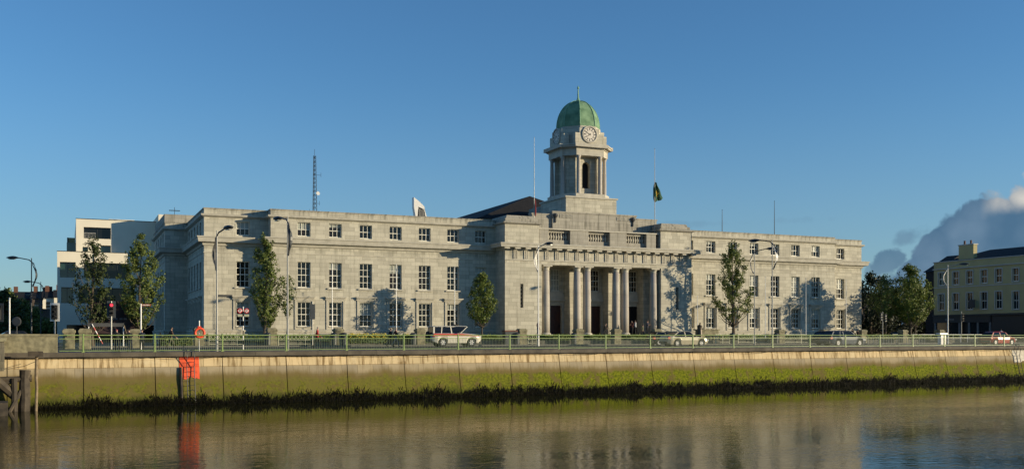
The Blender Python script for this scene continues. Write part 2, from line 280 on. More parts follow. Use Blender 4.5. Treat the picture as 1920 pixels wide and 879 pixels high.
def water_material():
    m = bpy.data.materials.new('river_water'); m.use_nodes = True; nt = m.node_tree
    b = nt.nodes['Principled BSDF']; b.inputs['Base Color'].default_value = (.021, .021, .006, 1); b.inputs['Roughness'].default_value = .02; b.inputs['IOR'].default_value = 1.24
    b.inputs['Specular IOR Level'].default_value = .36
    g = NN(nt, 'ShaderNodeNewGeometry'); s = NN(nt, 'ShaderNodeSeparateXYZ'); LK(nt, g.outputs['Position'], s.inputs[0])
    h = None
    for sx, sy, sca, amp in ((1, 1.7, 1.7, .021), (1, 1.6, 5.0, .008), (1, 1.2, .35, .012)):
        mp = NN(nt, 'ShaderNodeMapping'); mp.inputs['Scale'].default_value = (sx, sy, 1); mp.inputs['Rotation'].default_value = (0, 0, R(17)); LK(nt, g.outputs['Position'], mp.inputs[0])
        n = NN(nt, 'ShaderNodeTexNoise'); n.inputs['Scale'].default_value = sca; n.inputs['Detail'].default_value = 3; LK(nt, mp.outputs[0], n.inputs['Vector'])
        t = MATH(nt, 'MULTIPLY', n.outputs[0], amp); h = t if h is None else MATH(nt, 'ADD', h, t)
    # the lee of the quay is calmer, with cat's paws further out
    pn = NN(nt, 'ShaderNodeTexNoise'); pn.inputs['Scale'].default_value = .09; pn.inputs['Detail'].default_value = 4
    mp = NN(nt, 'ShaderNodeMapping'); mp.inputs['Scale'].default_value = (.6, 1.6, 1); LK(nt, g.outputs['Position'], mp.inputs[0]); LK(nt, mp.outputs[0], pn.inputs['Vector'])
    w = MATH(nt, 'ADD', MATH(nt, 'SUBTRACT', s.outputs[1], MATH(nt, 'MULTIPLY', s.outputs[0], .041)), MATH(nt, 'MULTIPLY', pn.outputs[0], 6))
    r = NN(nt, 'ShaderNodeMapRange', interpolation_type='SMOOTHSTEP'); LK(nt, w, r.inputs[0])
    for i, q in enumerate((61, 50, .05, 1)): r.inputs[i + 1].default_value = q
    pr = NN(nt, 'ShaderNodeMapRange', interpolation_type='SMOOTHSTEP'); LK(nt, pn.outputs[0], pr.inputs[0])
    for i, q in enumerate((.4, .62, .4, .95)): pr.inputs[i + 1].default_value = q
    st = MATH(nt, 'MULTIPLY', r.outputs[0], pr.outputs[0])
    bp = NN(nt, 'ShaderNodeBump'); bp.inputs['Distance'].default_value = 1; LK(nt, st, bp.inputs['Strength']); LK(nt, h, bp.inputs['Height']); LK(nt, bp.outputs[0], b.inputs['Normal'])
    return m
M['water'] = water_material()

# ---------------------------------------------------------------- mesh helpers
class MB:
    def __init__(s): s.v = []; s.f = []; s.m = []; s.mats = []; s.cur = 0
    def use(s, key):
        if key not in s.mats: s.mats.append(key)
        s.cur = s.mats.index(key); return s
    def add(s, vs, fs):
        o = len(s.v); s.v += [tuple(v) for v in vs]; s.f += [tuple(i + o for i in f) for f in fs]; s.m += [s.cur] * len(fs); return s
    def box(s, x0, x1, y0, y1, z0, z1):
        v = [(x, y, z) for z in (z0, z1) for x, y in ((x0, y0), (x1, y0), (x1, y1), (x0, y1))]
        return s.add(v, [(3, 2, 1, 0), (4, 5, 6, 7), (0, 1, 5, 4), (1, 2, 6, 5), (2, 3, 7, 6), (3, 0, 4, 7)])
    def bevbox(s, x0, x1, y0, y1, z0, z1, b=.03):
        return s.prism([(x0 + b, y0), (x1 - b, y0), (x1, y0 + b), (x1, y1 - b), (x1 - b, y1), (x0 + b, y1), (x0, y1 - b), (x0, y0 + b)], z0, z1)
    def prism(s, poly, z0, z1, top=1.0, c=None):
        n = len(poly)
        if c is None: c = (sum(p[0] for p in poly) / n, sum(p[1] for p in poly) / n)
        v = [(x, y, z0) for x, y in poly] + [(c[0] + (x - c[0]) * top, c[1] + (y - c[1]) * top, z1) for x, y in poly]
        return s.add(v, [tuple(range(n - 1, -1, -1)), tuple(range(n, 2 * n))] + [(i, (i + 1) % n, n + (i + 1) % n, n + i) for i in range(n)])
    def lathe(s, prof, c=(0, 0, 0), n=12, axis='z', a0=0.0, cap=True):
        v = []
        for r, z in prof:
            for i in range(n):
                a = a0 + 2 * math.pi * i / n; p = (r * math.cos(a), r * math.sin(a), z)
                if axis == 'y': p = (p[0], z, p[1])
                if axis == 'x': p = (z, p[0], p[1])
                v.append((c[0] + p[0], c[1] + p[1], c[2] + p[2]))
        f = [(k * n + i, k * n + (i + 1) % n, (k + 1) * n + (i + 1) % n, (k + 1) * n + i) for k in range(len(prof) - 1) for i in range(n)]
        if cap: f += [tuple(range(n - 1, -1, -1)), tuple(range((len(prof) - 1) * n, len(prof) * n))]
        return s.add(v, f)
    def tube(s, pts, rad, n=6):
        pts = [Vector(p) for p in pts]; rad = rad if isinstance(rad, (list, tuple)) else [rad] * len(pts)
        v = []
        for i, p in enumerate(pts):
            d = (pts[min(i + 1, len(pts) - 1)] - pts[max(i - 1, 0)]).normalized()
            a = d.cross(Vector((0, 0, 1)) if abs(d.z) < .9 else Vector((1, 0, 0))).normalized(); b = d.cross(a)
            for k in range(n):
                t = 2 * math.pi * k / n; v.append(p + (a * math.cos(t) + b * math.sin(t)) * rad[i])
        m = len(pts)
        f = [(k * n + i, k * n + (i + 1) % n, (k + 1) * n + (i + 1) % n, (k + 1) * n + i) for k in range(m - 1) for i in range(n)]
        return s.add(v, f + [tuple(range(n - 1, -1, -1)), tuple(range((m - 1) * n, m * n))])
    def extrude(s, prof, x0, x1, flip=False):
        """profile of (y, z) points swept along x"""
        n = len(prof); v = [(x0, y, z) for y, z in prof] + [(x1, y, z) for y, z in prof]
        return s.add(v, [(i, (i + 1) % n, n + (i + 1) % n, n + i) for i in range(n)] + [tuple(range(n - 1, -1, -1)), tuple(range(n, 2 * n))])
    def build(s, name, key=None, parent=None, org=(0, 0, 0), loc=None, smooth=False, rz=0):
        o3 = Vector(org); me = bpy.data.meshes.new(name)
        me.from_pydata([tuple(Vector(v) - o3) for v in s.v], [], s.f)
        mats = s.mats if s.mats else [key]
        if key and s.mats: pass
        for k in mats: me.materials.append(M[k])
        if s.mats: me.polygons.foreach_set('material_index', s.m)
        if smooth: me.polygons.foreach_set('use_smooth', [True] * len(me.polygons))
        me.update()
        bm = bmesh.new(); bm.from_mesh(me); bmesh.ops.recalc_face_normals(bm, faces=bm.faces); bm.to_mesh(me); bm.free()
        o = bpy.data.objects.new(name, me); COL.objects.link(o)
        if parent: o.parent = parent
        if loc is not None: o.location = loc
        o.rotation_euler.z = rz
        return o
def tag(o, label=None, cat=None, group=None, kind=None):
    if label: o['label'] = label
    if cat: o['category'] = cat
    if group: o['group'] = group
    if kind: o['kind'] = kind
    return o
def thing(name, loc, label, cat, group=None, rz=0):
    o = bpy.data.objects.new(name, None); COL.objects.link(o); o.location = loc; o.rotation_euler.z = rz; o.empty_display_size = .3
    return tag(o, label, cat, group)
def dup(o, loc=None, parent=None, rz=None):
    c = o.copy(); COL.objects.link(c)
    if parent is not None: c.parent = parent
    if loc is not None: c.location = loc
    if rz is not None: c.rotation_euler.z = rz
    for ch in [k for k in o.children]: dup(ch, parent=c)
    return c
def wall(mb, fn, a0, a1, z0, z1, holes, dep=.3):
    """a wall sheet with real openings and reveals; fn(a, z, depth) gives the point"""
    A = sorted({a0, a1, *[h[0] for h in holes], *[h[1] for h in holes]}); A = [a for a in A if a0 <= a <= a1]
    Zs = sorted({z0, z1, *[h[2] for h in holes], *[h[3] for h in holes]}); Zs = [z for z in Zs if z0 <= z <= z1]
    for a, b in zip(A, A[1:]):
        for c, d in zip(Zs, Zs[1:]):
            ma, mz = (a + b) / 2, (c + d) / 2
            if any(h[0] < ma < h[1] and h[2] < mz < h[3] for h in holes): continue
            mb.add([fn(a, c, 0), fn(b, c, 0), fn(b, d, 0), fn(a, d, 0)], [(0, 1, 2, 3)])
    for h in holes:
        q = [(h[0], h[2]), (h[1], h[2]), (h[1], h[3]), (h[0], h[3])]
        for (p, r) in zip(q, q[1:] + q[:1]):
            mb.add([fn(*p, 0), fn(*p, dep), fn(*r, dep), fn(*r, 0)], [(0, 1, 2, 3)])
# quay frame: s runs along the quay edge, w back from the edge
QA = R(2.34); QO = Vector((15.27, 66.2, 0)); QX = Vector((math.cos(QA), math.sin(QA), 0)); QY = Vector((-math.sin(QA), math.cos(QA), 0))
def Q(s, w, z=0): return tuple(QO + QX * s + QY * w + Vector((0, 0, z)))

# ================================================================ the setting: water, ground, road
mb = MB(); mb.add([(-900, -300, -3.3), (1500, -300, -3.3), (1500, 75, -3.3), (-900, 75, -3.3)], [(0, 1, 2, 3)])
tag(mb.build('river_water', 'water'), kind='structure')
mb = MB(); a, b = Q(-700, .25, -.012), Q(1400, .25, -.012)
mb.add([a, b, (b[0], 4500, -.012), (a[0], 4500, -.012)], [(0, 1, 2, 3)])
mb.add([a, b, (b[0], b[1], -5), (a[0], a[1], -5)], [(0, 1, 2, 3)])
tag(mb.build('ground', 'paving'), kind='structure')
mb = MB(); mb.add([Q(-300, .3, 0), Q(400, .3, 0), Q(400, 3.6, 0), Q(-300, 3.6, 0)], [(0, 1, 2, 3)])
tag(mb.build('quay_footpath', 'paving'), kind='structure')
mb = MB(); mb.extrude([(3.6, -.01), (3.6, .012), (3.63, .022), (3.77, .022), (3.8, -.005), (3.8, -.01)], -300, 400)
tag(mb.build('quay_kerb', 'kerb', loc=tuple(QO), rz=QA), kind='structure')
mb = MB(); mb.add([Q(-300, 3.8, -.006), Q(400, 3.8, -.006), (420, 91.5, -.006), (-300, 91.5, -.006)], [(0, 1, 2, 3)])
tag(mb.build('road', 'asphalt'), kind='structure')
mb = MB().use('paint')
for k in range(-30, 80):
    mb.add([Q(k * 4, 11.9, -.002), Q(k * 4 + 1.8, 11.9, -.002), Q(k * 4 + 1.8, 12.05, -.002), Q(k * 4, 12.05, -.002)], [(0, 1, 2, 3)])
for w0 in (4.1,): mb.add([Q(-200, w0, -.002), Q(200, w0, -.002), Q(200, w0 + .1, -.002), Q(-200, w0 + .1, -.002)], [(0, 1, 2, 3)])
tag(mb.build('road_markings'), kind='structure')
mb = MB(); mb.box(-60, 128, 91.5, 91.65, -.1, .12); tag(mb.build('far_kerb', 'kerb'), kind='structure')
mb = MB(); mb.box(-60, 128, 91.65, 94.0, -.1, .11); tag(mb.build('footpath', 'paving'), kind='structure')
# forecourt terrace and lawns
mb = MB(); mb.box(10, 104, 94.0, 94.25, .0, .5); mb.box(10, 104, 94.25, 99.0, 0, .42); mb.box(12.8, 99.3, 99.0, 104.4, 0, 1.05)
tag(mb.build('terrace', 'paving'), kind='structure')
mb = MB()
for x0, x1 in ((12, 42), (46, 66), (70, 103)):
    nx = 24; v = []; f = []
    for j, (y, z) in enumerate(((94.35, .46), (95.5, .7), (97.5, .9), (99.2, 1.07), (100.5, 1.07))):
        for i in range(nx + 1):
            x = x0 + (x1 - x0) * i / nx; v.append((x, y, z + .05 * noise.noise(Vector((x * .4, y, 0)))))
    for j in range(4):
        for i in range(nx): k = j * (nx + 1) + i; f.append((k, k + 1, k + nx + 2, k + nx + 1))
    mb.add(v, f)
tag(mb.build('lawn', 'grass'), kind='structure')
# tufts over the lawns
def blades(name, mkey, spots, h=(.08, .2), w=.03, seed=1):
    r = random.Random(seed); mb = MB().use(mkey)
    for x, y, z in spots:
        a = r.random() * 6.28; hh = r.uniform(*h); dx, dy = math.cos(a) * w, math.sin(a) * w; lx, ly = r.uniform(-.5, .5) * hh, r.uniform(-.5, .5) * hh
        mb.add([(x - dx, y - dy, z), (x + dx, y + dy, z), (x + lx + dx * .3, y + ly, z + hh), (x + lx - dx * .3, y + ly, z + hh)], [(0, 1, 2, 3)])
    return tag(mb.build(name), kind='stuff')
sp = []
for k in range(9000):
    x0, x1 = rnd.choice(((12, 42), (46, 66), (70, 103), (70, 103))); y = rnd.uniform(94.3, 99)
    sp.append((rnd.uniform(x0, x1), y, .42 + (y - 94.3) * .13))
blades('grass', 'leaf_bright', sp, (.1, .28), .05)

# ================================================================ civic building
CC = (56.2, 104.0, 0)
hall = thing('city_hall', CC, 'long grey limestone civic building with a clock tower, green dome and columned portico', 'building')
def part(mb, name, key=None, parent=hall, smooth=False): 
    org = Vector(CC)
    o = mb.build(name, key, parent, org=org, smooth=smooth); return o
VW, VP, VB = 103.9, 101.0, 104.6
XP0, XP1, XW0, XW1, XO0, XO1 = 44.13, 68.6, 19.14, 93.2, 12.75, 99.4
G, F1, TP = (1.94, 4.48), (5.98, 8.65), (11.32, 12.76)
wl = [22.57 + 3.31 * k for k in range(7)]
wr = [73.44 - 3.31 + 3.31 * k for k in range(7)]
wins = [(x, VW) for x in wl + wr] + [(16.62, VW + 1.7), (95.72, VW + 1.7)]
hw = .68
def fn_front(V): return lambda a, z, d: (a, V + d, z)
mb = MB().use('stone')
for V, x0, x1 in ((VW, XW0, XP0), (VW, XP1, XW1), (VW + 1.7, XO0, XW0), (VW + 1.7, XW1, XO1)):
    hs = [(x - hw, x + hw, *zz) for x, v in wins if v == V and x0 < x < x1 for zz in (G, F1, TP)]
    wall(mb, fn_front(V), x0, x1, 0, 13.95, hs, .32)
for x0, x1, y0, y1 in ((XW0, XW0, VW, VW + 1.7), (XW1, XW1, VW, VW + 1.7), (XO1, XO1, VW + 1.7, 140)):
    mb.add([(x0, y0, 0), (x1, y1, 0), (x1, y1, 13.95), (x0, y0, 13.95)], [(0, 1, 2, 3)])
# west flank and its projecting block
sidey = [108.6, 111.2, 113.8, 116.4, 119.0]
fl = lambda a, z, d: (XO0 + d, a, z)
wall(mb, fl, VW + 1.7, 121, 0, 13.95, [(y - .6, y + .6, *zz) for y in sidey for zz in (G, F1, TP)], .32)
mb.add([(XO0, 121, 0), (10.3, 121, 0), (10.3, 121, 13.95), (XO0, 121, 13.95)], [(0, 1, 2, 3)])
fl2 = lambda a, z, d: (10.3 + d, a, z)
side2 = [123.6, 126.6, 129.6, 132.6]
wall(mb, fl2, 121, 137, 0, 13.95, [(y - .6, y + .6, *zz) for y in side2 for zz in (G, F1, TP)], .32)
mb.add([(10.3, 137, 0), (XO0, 137, 0), (XO0, 137, 13.95), (10.3, 137, 13.95)], [(0, 1, 2, 3)])
mb.add([(XO0, 140, 0), (XO1, 140, 0), (XO1, 140, 13.9), (XO0, 140, 13.9)], [(0, 1, 2, 3)])
mb.add([(XO0, 137, 0), (XO0, 140, 0), (XO0, 140, 13.9), (XO0, 137, 13.9)], [(0, 1, 2, 3)])
part(mb, 'wall')
# parapet inner faces, flat roof
mb = MB().use('lead'); mb.add([(XO0, VW + 1.7, 13.4), (XO1, VW + 1.7, 13.4), (XO1, 140, 13.4), (XO0, 140, 13.4)], [(0, 1, 2, 3)]); mb.add([(XW0, VW, 13.4), (XW1, VW, 13.4), (XW1, VW + 1.7, 13.4), (XW0, VW + 1.7, 13.4)], [(0, 1, 2, 3)])
mb.add([(10.3, 121, 13.4), (XO0, 121, 13.4), (XO0, 137, 13.4), (10.3, 137, 13.4)], [(0, 1, 2, 3)])
part(mb, 'flat_roof')
def run(mb, prof, path):
    """moulding: profile (outward, z) swept along a plan path with mitred corners; outward is to the right of travel"""
    n = len(path); P = [Vector(p) for p in path]; rows = []
    for i in range(n):
        d0 = (P[i] - P[i - 1]).normalized() if i else (P[1] - P[0]).normalized()
        d1 = (P[i + 1] - P[i]).normalized() if i < n - 1 else d0
        n0, n1 = Vector((d0.y, -d0.x)), Vector((d1.y, -d1.x)); b = (n0 + n1); b = b / max(.2, b.dot(n0)) if b.length > .1 else n0
        rows.append([(P[i].x + b.x * o, P[i].y + b.y * o, z) for o, z in prof])
    k = len(prof); v = [p for r in rows for p in r]
    f = [(i * k + j, (i + 1) * k + j, (i + 1) * k + (j + 1) % k, i * k + (j + 1) % k) for i in range(n - 1) for j in range(k)]
    mb.add(v, f + [tuple(range(k)), tuple(range((n - 1) * k, n * k))])
front_l = [(10.3, 137), (10.3, 121), (XO0, 121), (XO0, VW + 1.7), (XW0, VW + 1.7), (XW0, VW), (XP0, VW)]
front_r = [(XP1, VW), (XW1, VW), (XW1, VW + 1.7), (XO1, VW + 1.7), (XO1, 140)]
cor = [(-.05, 10.12), (.12, 10.2), (.2, 10.42), (.62, 10.52), (.7, 10.9), (.78, 11.0), (.76, 11.08), (-.05, 11.14)]
upc = [(-.05, 13.05), (.1, 13.1), (.3, 13.22), (.32, 13.38), (-.05, 13.44)]
cop = [(-.45, 13.9), (.05, 13.9), (.07, 14.02), (-.45, 14.05)]
strg = [(-.05, 9.42), (.05, 9.44), (.06, 9.52), (-.05, 9.56)]
plin = [(-.05, 0), (.14, 0), (.14, 1.38), (.2, 1.42), (.2, 1.56), (.02, 1.64), (-.05, 1.64)]
for nm, pr, key in (('cornice', cor, 'trim'), ('upper_cornice', upc, 'trim'), ('parapet_coping', cop, 'attic'), ('string_course', strg, 'trim'), ('plinth', plin, 'stone')):
    for path in (front_l, front_r):
        mb = MB().use(key); run(mb, pr, path); part(mb, nm)
mb = MB().use('attic'); run(mb, [(-.45, 13.3), (-.44, 13.3), (-.44, 13.9), (-.45, 13.9)], front_l); part(mb, 'parapet'); mb = MB().use('attic'); run(mb, [(-.45, 13.3), (-.44, 13.3), (-.44, 13.9), (-.45, 13.9)], front_r); part(mb, 'parapet')
# balustered corner blocks of the flank roofline
mb = MB().use('attic'); mb.bevbox(10.35, 14.5, 122.5, 135.5, 14.05, 15.1); part(mb, 'roof_block')

# sash windows ------------------------------------------------------------
def sash(w, h, cols, rows, name='window'):
    mb = MB().use('frame'); t = .055
    mb.box(-w, -w + .07, -.04, .04, 0, h); mb.box(w - .07, w, -.04, .04, 0, h); mb.box(-w + .07, w - .07, -.04, .04, h - .07, h); mb.box(-w + .07, w - .07, -.045, .045, 0, .1)
    if rows > 2: mb.box(-w + .07, w - .07, -.05, .03, h / 2 - .035, h / 2 + .035)
    for c in range(1, cols):
        x = -w + 2 * w * c / cols; mb.box(x - .024, x + .024, -.03, .03, .1, h - .07)
    for r in range(1, rows):
        if rows > 2 and r * 2 == rows: continue
        z = h * r / rows
        t = .034 if rows == 2 else .024
        mb.box(-w + .07, w - .07, -.026, .026, z - t, z + t)
    return mb
protos = {}
def get_window(kind):
    if kind in protos: return protos[kind].copy()
    w, h, c, r = {'low': (.68, 2.54, 3, 4), 'mid': (.68, 2.67, 3, 4), 'top': (.68, 1.44, 3, 2), 'slow': (.6, 2.54, 3, 4), 'smid': (.6, 2.67, 3, 4), 'stop': (.6, 1.44, 3, 2), 'por': (.58, 2.55, 3, 4)}[kind]
    o = sash(w, h, c, r).build('window'); protos[kind] = o; return o
panes = {}
def pane(kind, key, parent):
    if (kind, key) not in panes:
        w, h = {'low': (.68, 2.54), 'mid': (.68, 2.67), 'top': (.68, 1.44), 'slow': (.6, 2.54), 'smid': (.6, 2.67), 'stop': (.6, 1.44), 'por': (.58, 2.55)}[kind]
        mb = MB().use(key); mb.box(-w, w, .045, .06, 0, h); q = mb.build('pane'); panes[(kind, key)] = q.data; bpy.data.objects.remove(q)
    o = bpy.data.objects.new('pane', panes[(kind, key)]); COL.objects.link(o); o.parent = parent; return o
sills = {}
def piece(name, key, bx, parent, loc=(0, 0, 0)):
    if name not in sills:
        mb = MB().use(key)
        for b in bx: mb.box(*b)
        o = mb.build(name); sills[name] = o.data; bpy.data.objects.remove(o)
    o = bpy.data.objects.new(name, sills[name]); COL.objects.link(o); o.parent = parent; o.location = loc; return o
wi = 0
def arch(parent):
    if 'architrave' not in sills:
        mb = MB().use('trim'); P_ = [(-.98, -.3), (-.82, -.3), (-.82, 2.66), (.82, 2.66), (.82, -.3), (.98, -.3), (.98, 2.775), (-.98, 2.775)]; n = 8
        mb.add([(x, -.36, z) for x, z in P_] + [(x, -.28, z) for x, z in P_], [(0, 1, 2, 7), (2, 3, 6, 7), (3, 4, 5, 6)] + [(i, (i + 1) % n, n + (i + 1) % n, n + i) for i in range(n)])
        o = mb.build('architrave'); sills['architrave'] = o.data; bpy.data.objects.remove(o)
    o = bpy.data.objects.new('architrave', sills['architrave']); COL.objects.link(o); o.parent = parent; return o
def put_window(kind, x, y, z, rz=0, extras=True):
    global wi; wi += 1
    o = get_window(kind)
    if not o.users_collection: COL.objects.link(o)
    o.parent = hall; o.location = Vector((x, y, z)) - Vector(CC); o.rotation_euler.z = rz
    rr = rnd.random()
    pane(kind, 'blind' if rr < .07 else ('glass_warm' if rr < .35 else 'glass'), o)
    if kind in ('low', 'mid', 'top') and rnd.random() < .38:
        hh = {'low': 2.54, 'mid': 2.67, 'top': 1.44}[kind]; fr = rnd.choice((.25, .35, .5, .5)); nm_ = kind + str(fr)
        if nm_ not in sills: mb = MB().use('blind'); mb.box(-.66, .66, .036, .044, hh * (1 - fr), hh - .01); q = mb.build('roller_blind'); sills[nm_] = q.data; bpy.data.objects.remove(q)
        q = bpy.data.objects.new('roller_blind', sills[nm_]); COL.objects.link(q); q.parent = o
    if not extras: return o
    if kind in ('mid', 'smid'): piece('sill', 'trim', [(-.86, .86, -.42, -.2, -.14, -.002)], o)
    if kind in ('low', 'slow'):
        piece('sill_low', 'trim', [(-.74, .74, -.4, -.04, -.06, .004)], o)
        piece('window_hood', 'trim', [(-1.12, 1.12, -.62, -.28, 3.04, 3.16), (-1.04, 1.04, -.52, -.281, 2.935, 3.045), (-1.08, 1.08, -.42, -.28, 2.79, 2.941)], o)
        arch(o)
    return o
for x, V in wins:
    for kind, z in (('low', G[0]), ('mid', F1[0]), ('top', TP[0])): put_window(kind, x, V + .28, z)
for ys, X in ((sidey, XO0), (side2, 10.3)):
    for y in ys:
        for kind, z in (('slow', G[0]), ('smid', F1[0]), ('stop', TP[0])): put_window(kind, X + .28, y, z, R(-90))
for k in ('sill_low',):
    for o in bpy.data.objects:
        if o.name.startswith(k): o.name = 'sill'

# portico -------------------------------------------------------------------
OX0, OX1, OZ = 48.6, 64.3, 8.95
mb = MB().use('stone')
wall(mb, fn_front(VP), XP0, OX0, 0, 11.3, [(46.0, 46.36, 4.1, 6.75)], .35)
wall(mb, fn_front(VP), OX1, XP1, 0, 11.3, [(66.4, 66.76, 4.1, 6.75)], .35)
mb.add([(OX0, VP, OZ), (OX1, VP, OZ), (OX1, VP, 10.7), (OX0, VP, 10.7)], [(0, 1, 2, 3)])
mb.add([(OX0, VP, OZ), (OX1, VP, OZ), (OX1, VB, OZ), (OX0, VB, OZ)], [(0, 1, 2, 3)])
for x, s in ((XP0, 1), (XP1, 1)): mb.add([(x, VP, 0), (x, VW, 0), (x, VW, 13.5), (x, VP, 11.3), (x, VP, 11.3)][:3] + [(x, VP, 13.5)], [(0, 1, 2, 3)])
for x in (OX0, OX1): mb.add([(x, VP, 0), (x, VB, 0), (x, VB, OZ), (x, VP, OZ)], [(0, 1, 2, 3)])
DX = (52.17, 57.43, 62.67) ; DX = (51.95, 56.45, 60.95)
DX = (52.17, 57.43, 62.67)
hs = []
for x in DX: hs += [(x - .74, x + .74, 1.06, 4.5), (x - .58, x + .58, 6.2, 8.75)]
wall(mb, fn_front(VB), OX0, OX1, 1.05, OZ, hs, .3)
part(mb, 'portico_wall')
for x in (46.18, 66.58):
    mb = MB().use('black'); mb.box(x - .2, x + .2, VP + .34, VP + .36, 4.05, 6.8); part(mb, 'slit_window')
    mb = MB().use('trim')
    for k in range(6):
        z = 4.15 + k * .44; mb.tube([(x - .16, VP + .2, z), (x + .16, VP + .2, z + .4)], .022, 4); mb.tube([(x + .16, VP + .2, z), (x - .16, VP + .2, z + .4)], .022, 4)
    part(mb, 'slit_grille')
for i, x in enumerate(DX):
    o = put_window('por', x, VB + .27, 6.2, extras=False)
    mb = MB().use('door' if i < 2 else 'black'); mb.box(x - .74, x + .74, VB + .26, VB + .32, 1.06, 4.5)
    mb.use('door')
    if i < 2:
        mb.box(x - .02, x + .02, VB + .235, VB + .262, 1.06, 3.9); mb.box(x - .74, x + .74, VB + .22, VB + .262, 3.9, 4.0)
        for sx in (-1, 1):
            for z0, z1 in ((1.3, 2.2), (2.4, 3.7)): mb.box(x + sx * .38 - .24, x + sx * .38 + .24, VB + .24, VB + .262, z0, z1)
    else:
        mb.box(x - .74, x - .66, VB - .3, VB + .24, 1.06, 3.95)
    part(mb, 'door')
    mb = MB().use('trim'); mb.box(x - 1.02, x - .76, VB - .1, VB + .02, 1.06, 4.7); mb.box(x + .76, x + 1.02, VB - .1, VB + .02, 1.06, 4.7); mb.box(x - 1.02, x + 1.02, VB - .1, VB + .02, 4.702, 4.95)
    mb.box(x - 1.3, x + 1.3, VB - .4, VB + .02, 5.05, 5.25); mb.box(x - 1.15, x + 1.15, VB - .25, VB + .02, 4.952, 5.048); mb.box(x - 1.1, x + 1.1, VB - .2, VB + .02, 5.252, 5.8); mb.box(x - .85, x + .85, VB - .15, VB + .02, 5.802, 6.1)
    part(mb, 'door_surround')
CX = (49.43, 53.40, 54.72, 58.5, 59.75, 63.6)
VCL = VP + .62
for x in CX:
    mb = MB().use('column')
    r = .44
    mb.lathe([(r * 1.0, 1.33), (r * .995, 3.5), (r * .95, 6), (r * .87, 8.35)], (x, VCL, 0), 24)
    o = part(mb, 'column', smooth=True)
    m2 = MB().use('trim'); m2.lathe([(.58, 1.139), (.6, 1.2), (.56, 1.27), (.5, 1.29), (.47, 1.34)], (x, VCL, 0), 20); m2.box(x - .62, x + .62, VCL - .6, VCL + .62, 1.0, 1.14); m2.build('base', None, o, org=CC); m2 = MB().use('trim')
    m2.lathe([(.385, 8.35), (.42, 8.4), (.385, 8.44), (.40, 8.6), (.50, 8.72), (.54, 8.78)], (x, VCL, 0), 20); m2.box(x - .56, x + .56, VCL - .56, VCL + .56, 8.78, OZ - .003)
    c = m2.build('capital', None, o, org=CC)
for xa_, xb_ in ((OX0 + .01, 49.85), (53.2, 54.95), (58.35, 59.95), (63.15, OX1 - .01)):
    mb = MB().use('stone'); mb.box(xa_, xb_, VP + 2.1, VB + .01, 1.05, OZ - .01); part(mb, 'inner_pier')
# entablature
mb = MB().use('trim'); mb.box(XP0 - .06, XP1 + .06, VP - .1, VP - .002, 9.32, 9.44)
part(mb, 'architrave_band')
for k in range(-9, 10):
    x = 56.31 + (k - .5) * 1.283
    if x < 44.5 or x > 68.3: continue
    mb = MB().use('trim')
    for dx in (-.2, 0, .2): mb.box(x + dx - .068, x + dx + .068, VP - .09, VP - .003, 9.56, 10.42)
    mb.box(x - .29, x + .29, VP - .06, VP - .004, 9.45, 9.53); mb.box(x - .3, x + .3, VP - .12, VP - .004, 10.44, 10.5)
    part(mb, 'triglyph')
for k in range(-10, 11):
    x = 56.31 + (k - .5) * 1.283
    if x < 43.7 or x > 69.2: continue
    mb = MB().use('trim'); mb.box(x - .32, x + .32, VP - .66, VP - .003, 10.56, 10.745); part(mb, 'mutule')
pc = [(-.05, 10.5), (.1, 10.52), (.14, 10.75), (.78, 10.75), (.82, 10.98), (.9, 11.1), (.88, 11.2), (-.05, 11.32)]
mb = MB().use('trim'); run(mb, pc, [(XP0, VW), (XP0, VP), (XP1, VP), (XP1, VW)]); part(mb, 'portico_cornice')
# end blocks of the attic
for x0, x1 in ((XP0, 48.3), (64.25, XP1)):
    mb = MB().use('stone'); mb.box(x0 + .02, x1, VP + .05, 106, 11.3, 13.5)
    part(mb, 'attic_block')
    mb = MB().use('attic'); run(mb, [(-.02, 13.3), (.1, 13.35), (.28, 13.45), (.3, 13.58), (-.02, 13.64)], [(x0 + .02, 106), (x0 + .02, VP + .05), (x1, VP + .05), (x1, 106)])
    mb.box(x0 + .12, x1 - .1, VP + .2, 105.9, 13.5, 14.0); mb.prism([(x0 + .3, VP + .35), (x1 - .3, VP + .35), (x1 - .3, 105.8), (x0 + .3, 105.8)], 14.0, 14.35, .93)
    part(mb, 'attic_parapet')
# balustraded centre
mb = MB().use('attic'); a0, a1 = 48.3, 64.25
groups = ((49.75, 52.3), (54.85, 57.45), (59.9, 62.4))
piers = [(a0, 49.65), (52.4, 54.75), (57.55, 59.8), (62.5, a1 - .45)]
for x0, x1 in piers: mb = MB().use('attic'); mb.box(x0, x1, VP + .35, VP + 1.2, 11.3, 12.95); part(mb, 'balustrade_pier')
for x0, x1 in groups:
    for z0, z1 in ((11.3, 11.85), (12.68, 12.94)): mb = MB().use('attic'); mb.box(x0 - .1, x1 + .1, VP + .75, VP + 1.15, z0, z1); part(mb, 'balustrade_rail')
mb = MB().use('trim'); mb.box(a0, a1 - .01, VP + .28, VP + 1.3, 12.955, 13.1); part(mb, 'balustrade_coping')
mb = MB().use('trim'); mb.lathe([(.09, 0), (.1, .05), (.06, .1), (.13, .3), (.13, .38), (.06, .62), (.055, .7), (.1, .78), (.09, .83)], (0, 0, 0), 10)
bal = mb.build('baluster', smooth=True); first = True
for x0, x1 in groups:
    for k in range(8):
        o = bal if first else bal.copy()
        if not first: COL.objects.link(o)
        first = False; o.parent = hall; o.location = Vector((x0 + (x1 - x0) * (k + .5) / 8, VP + .95, 11.85)) - Vector(CC)
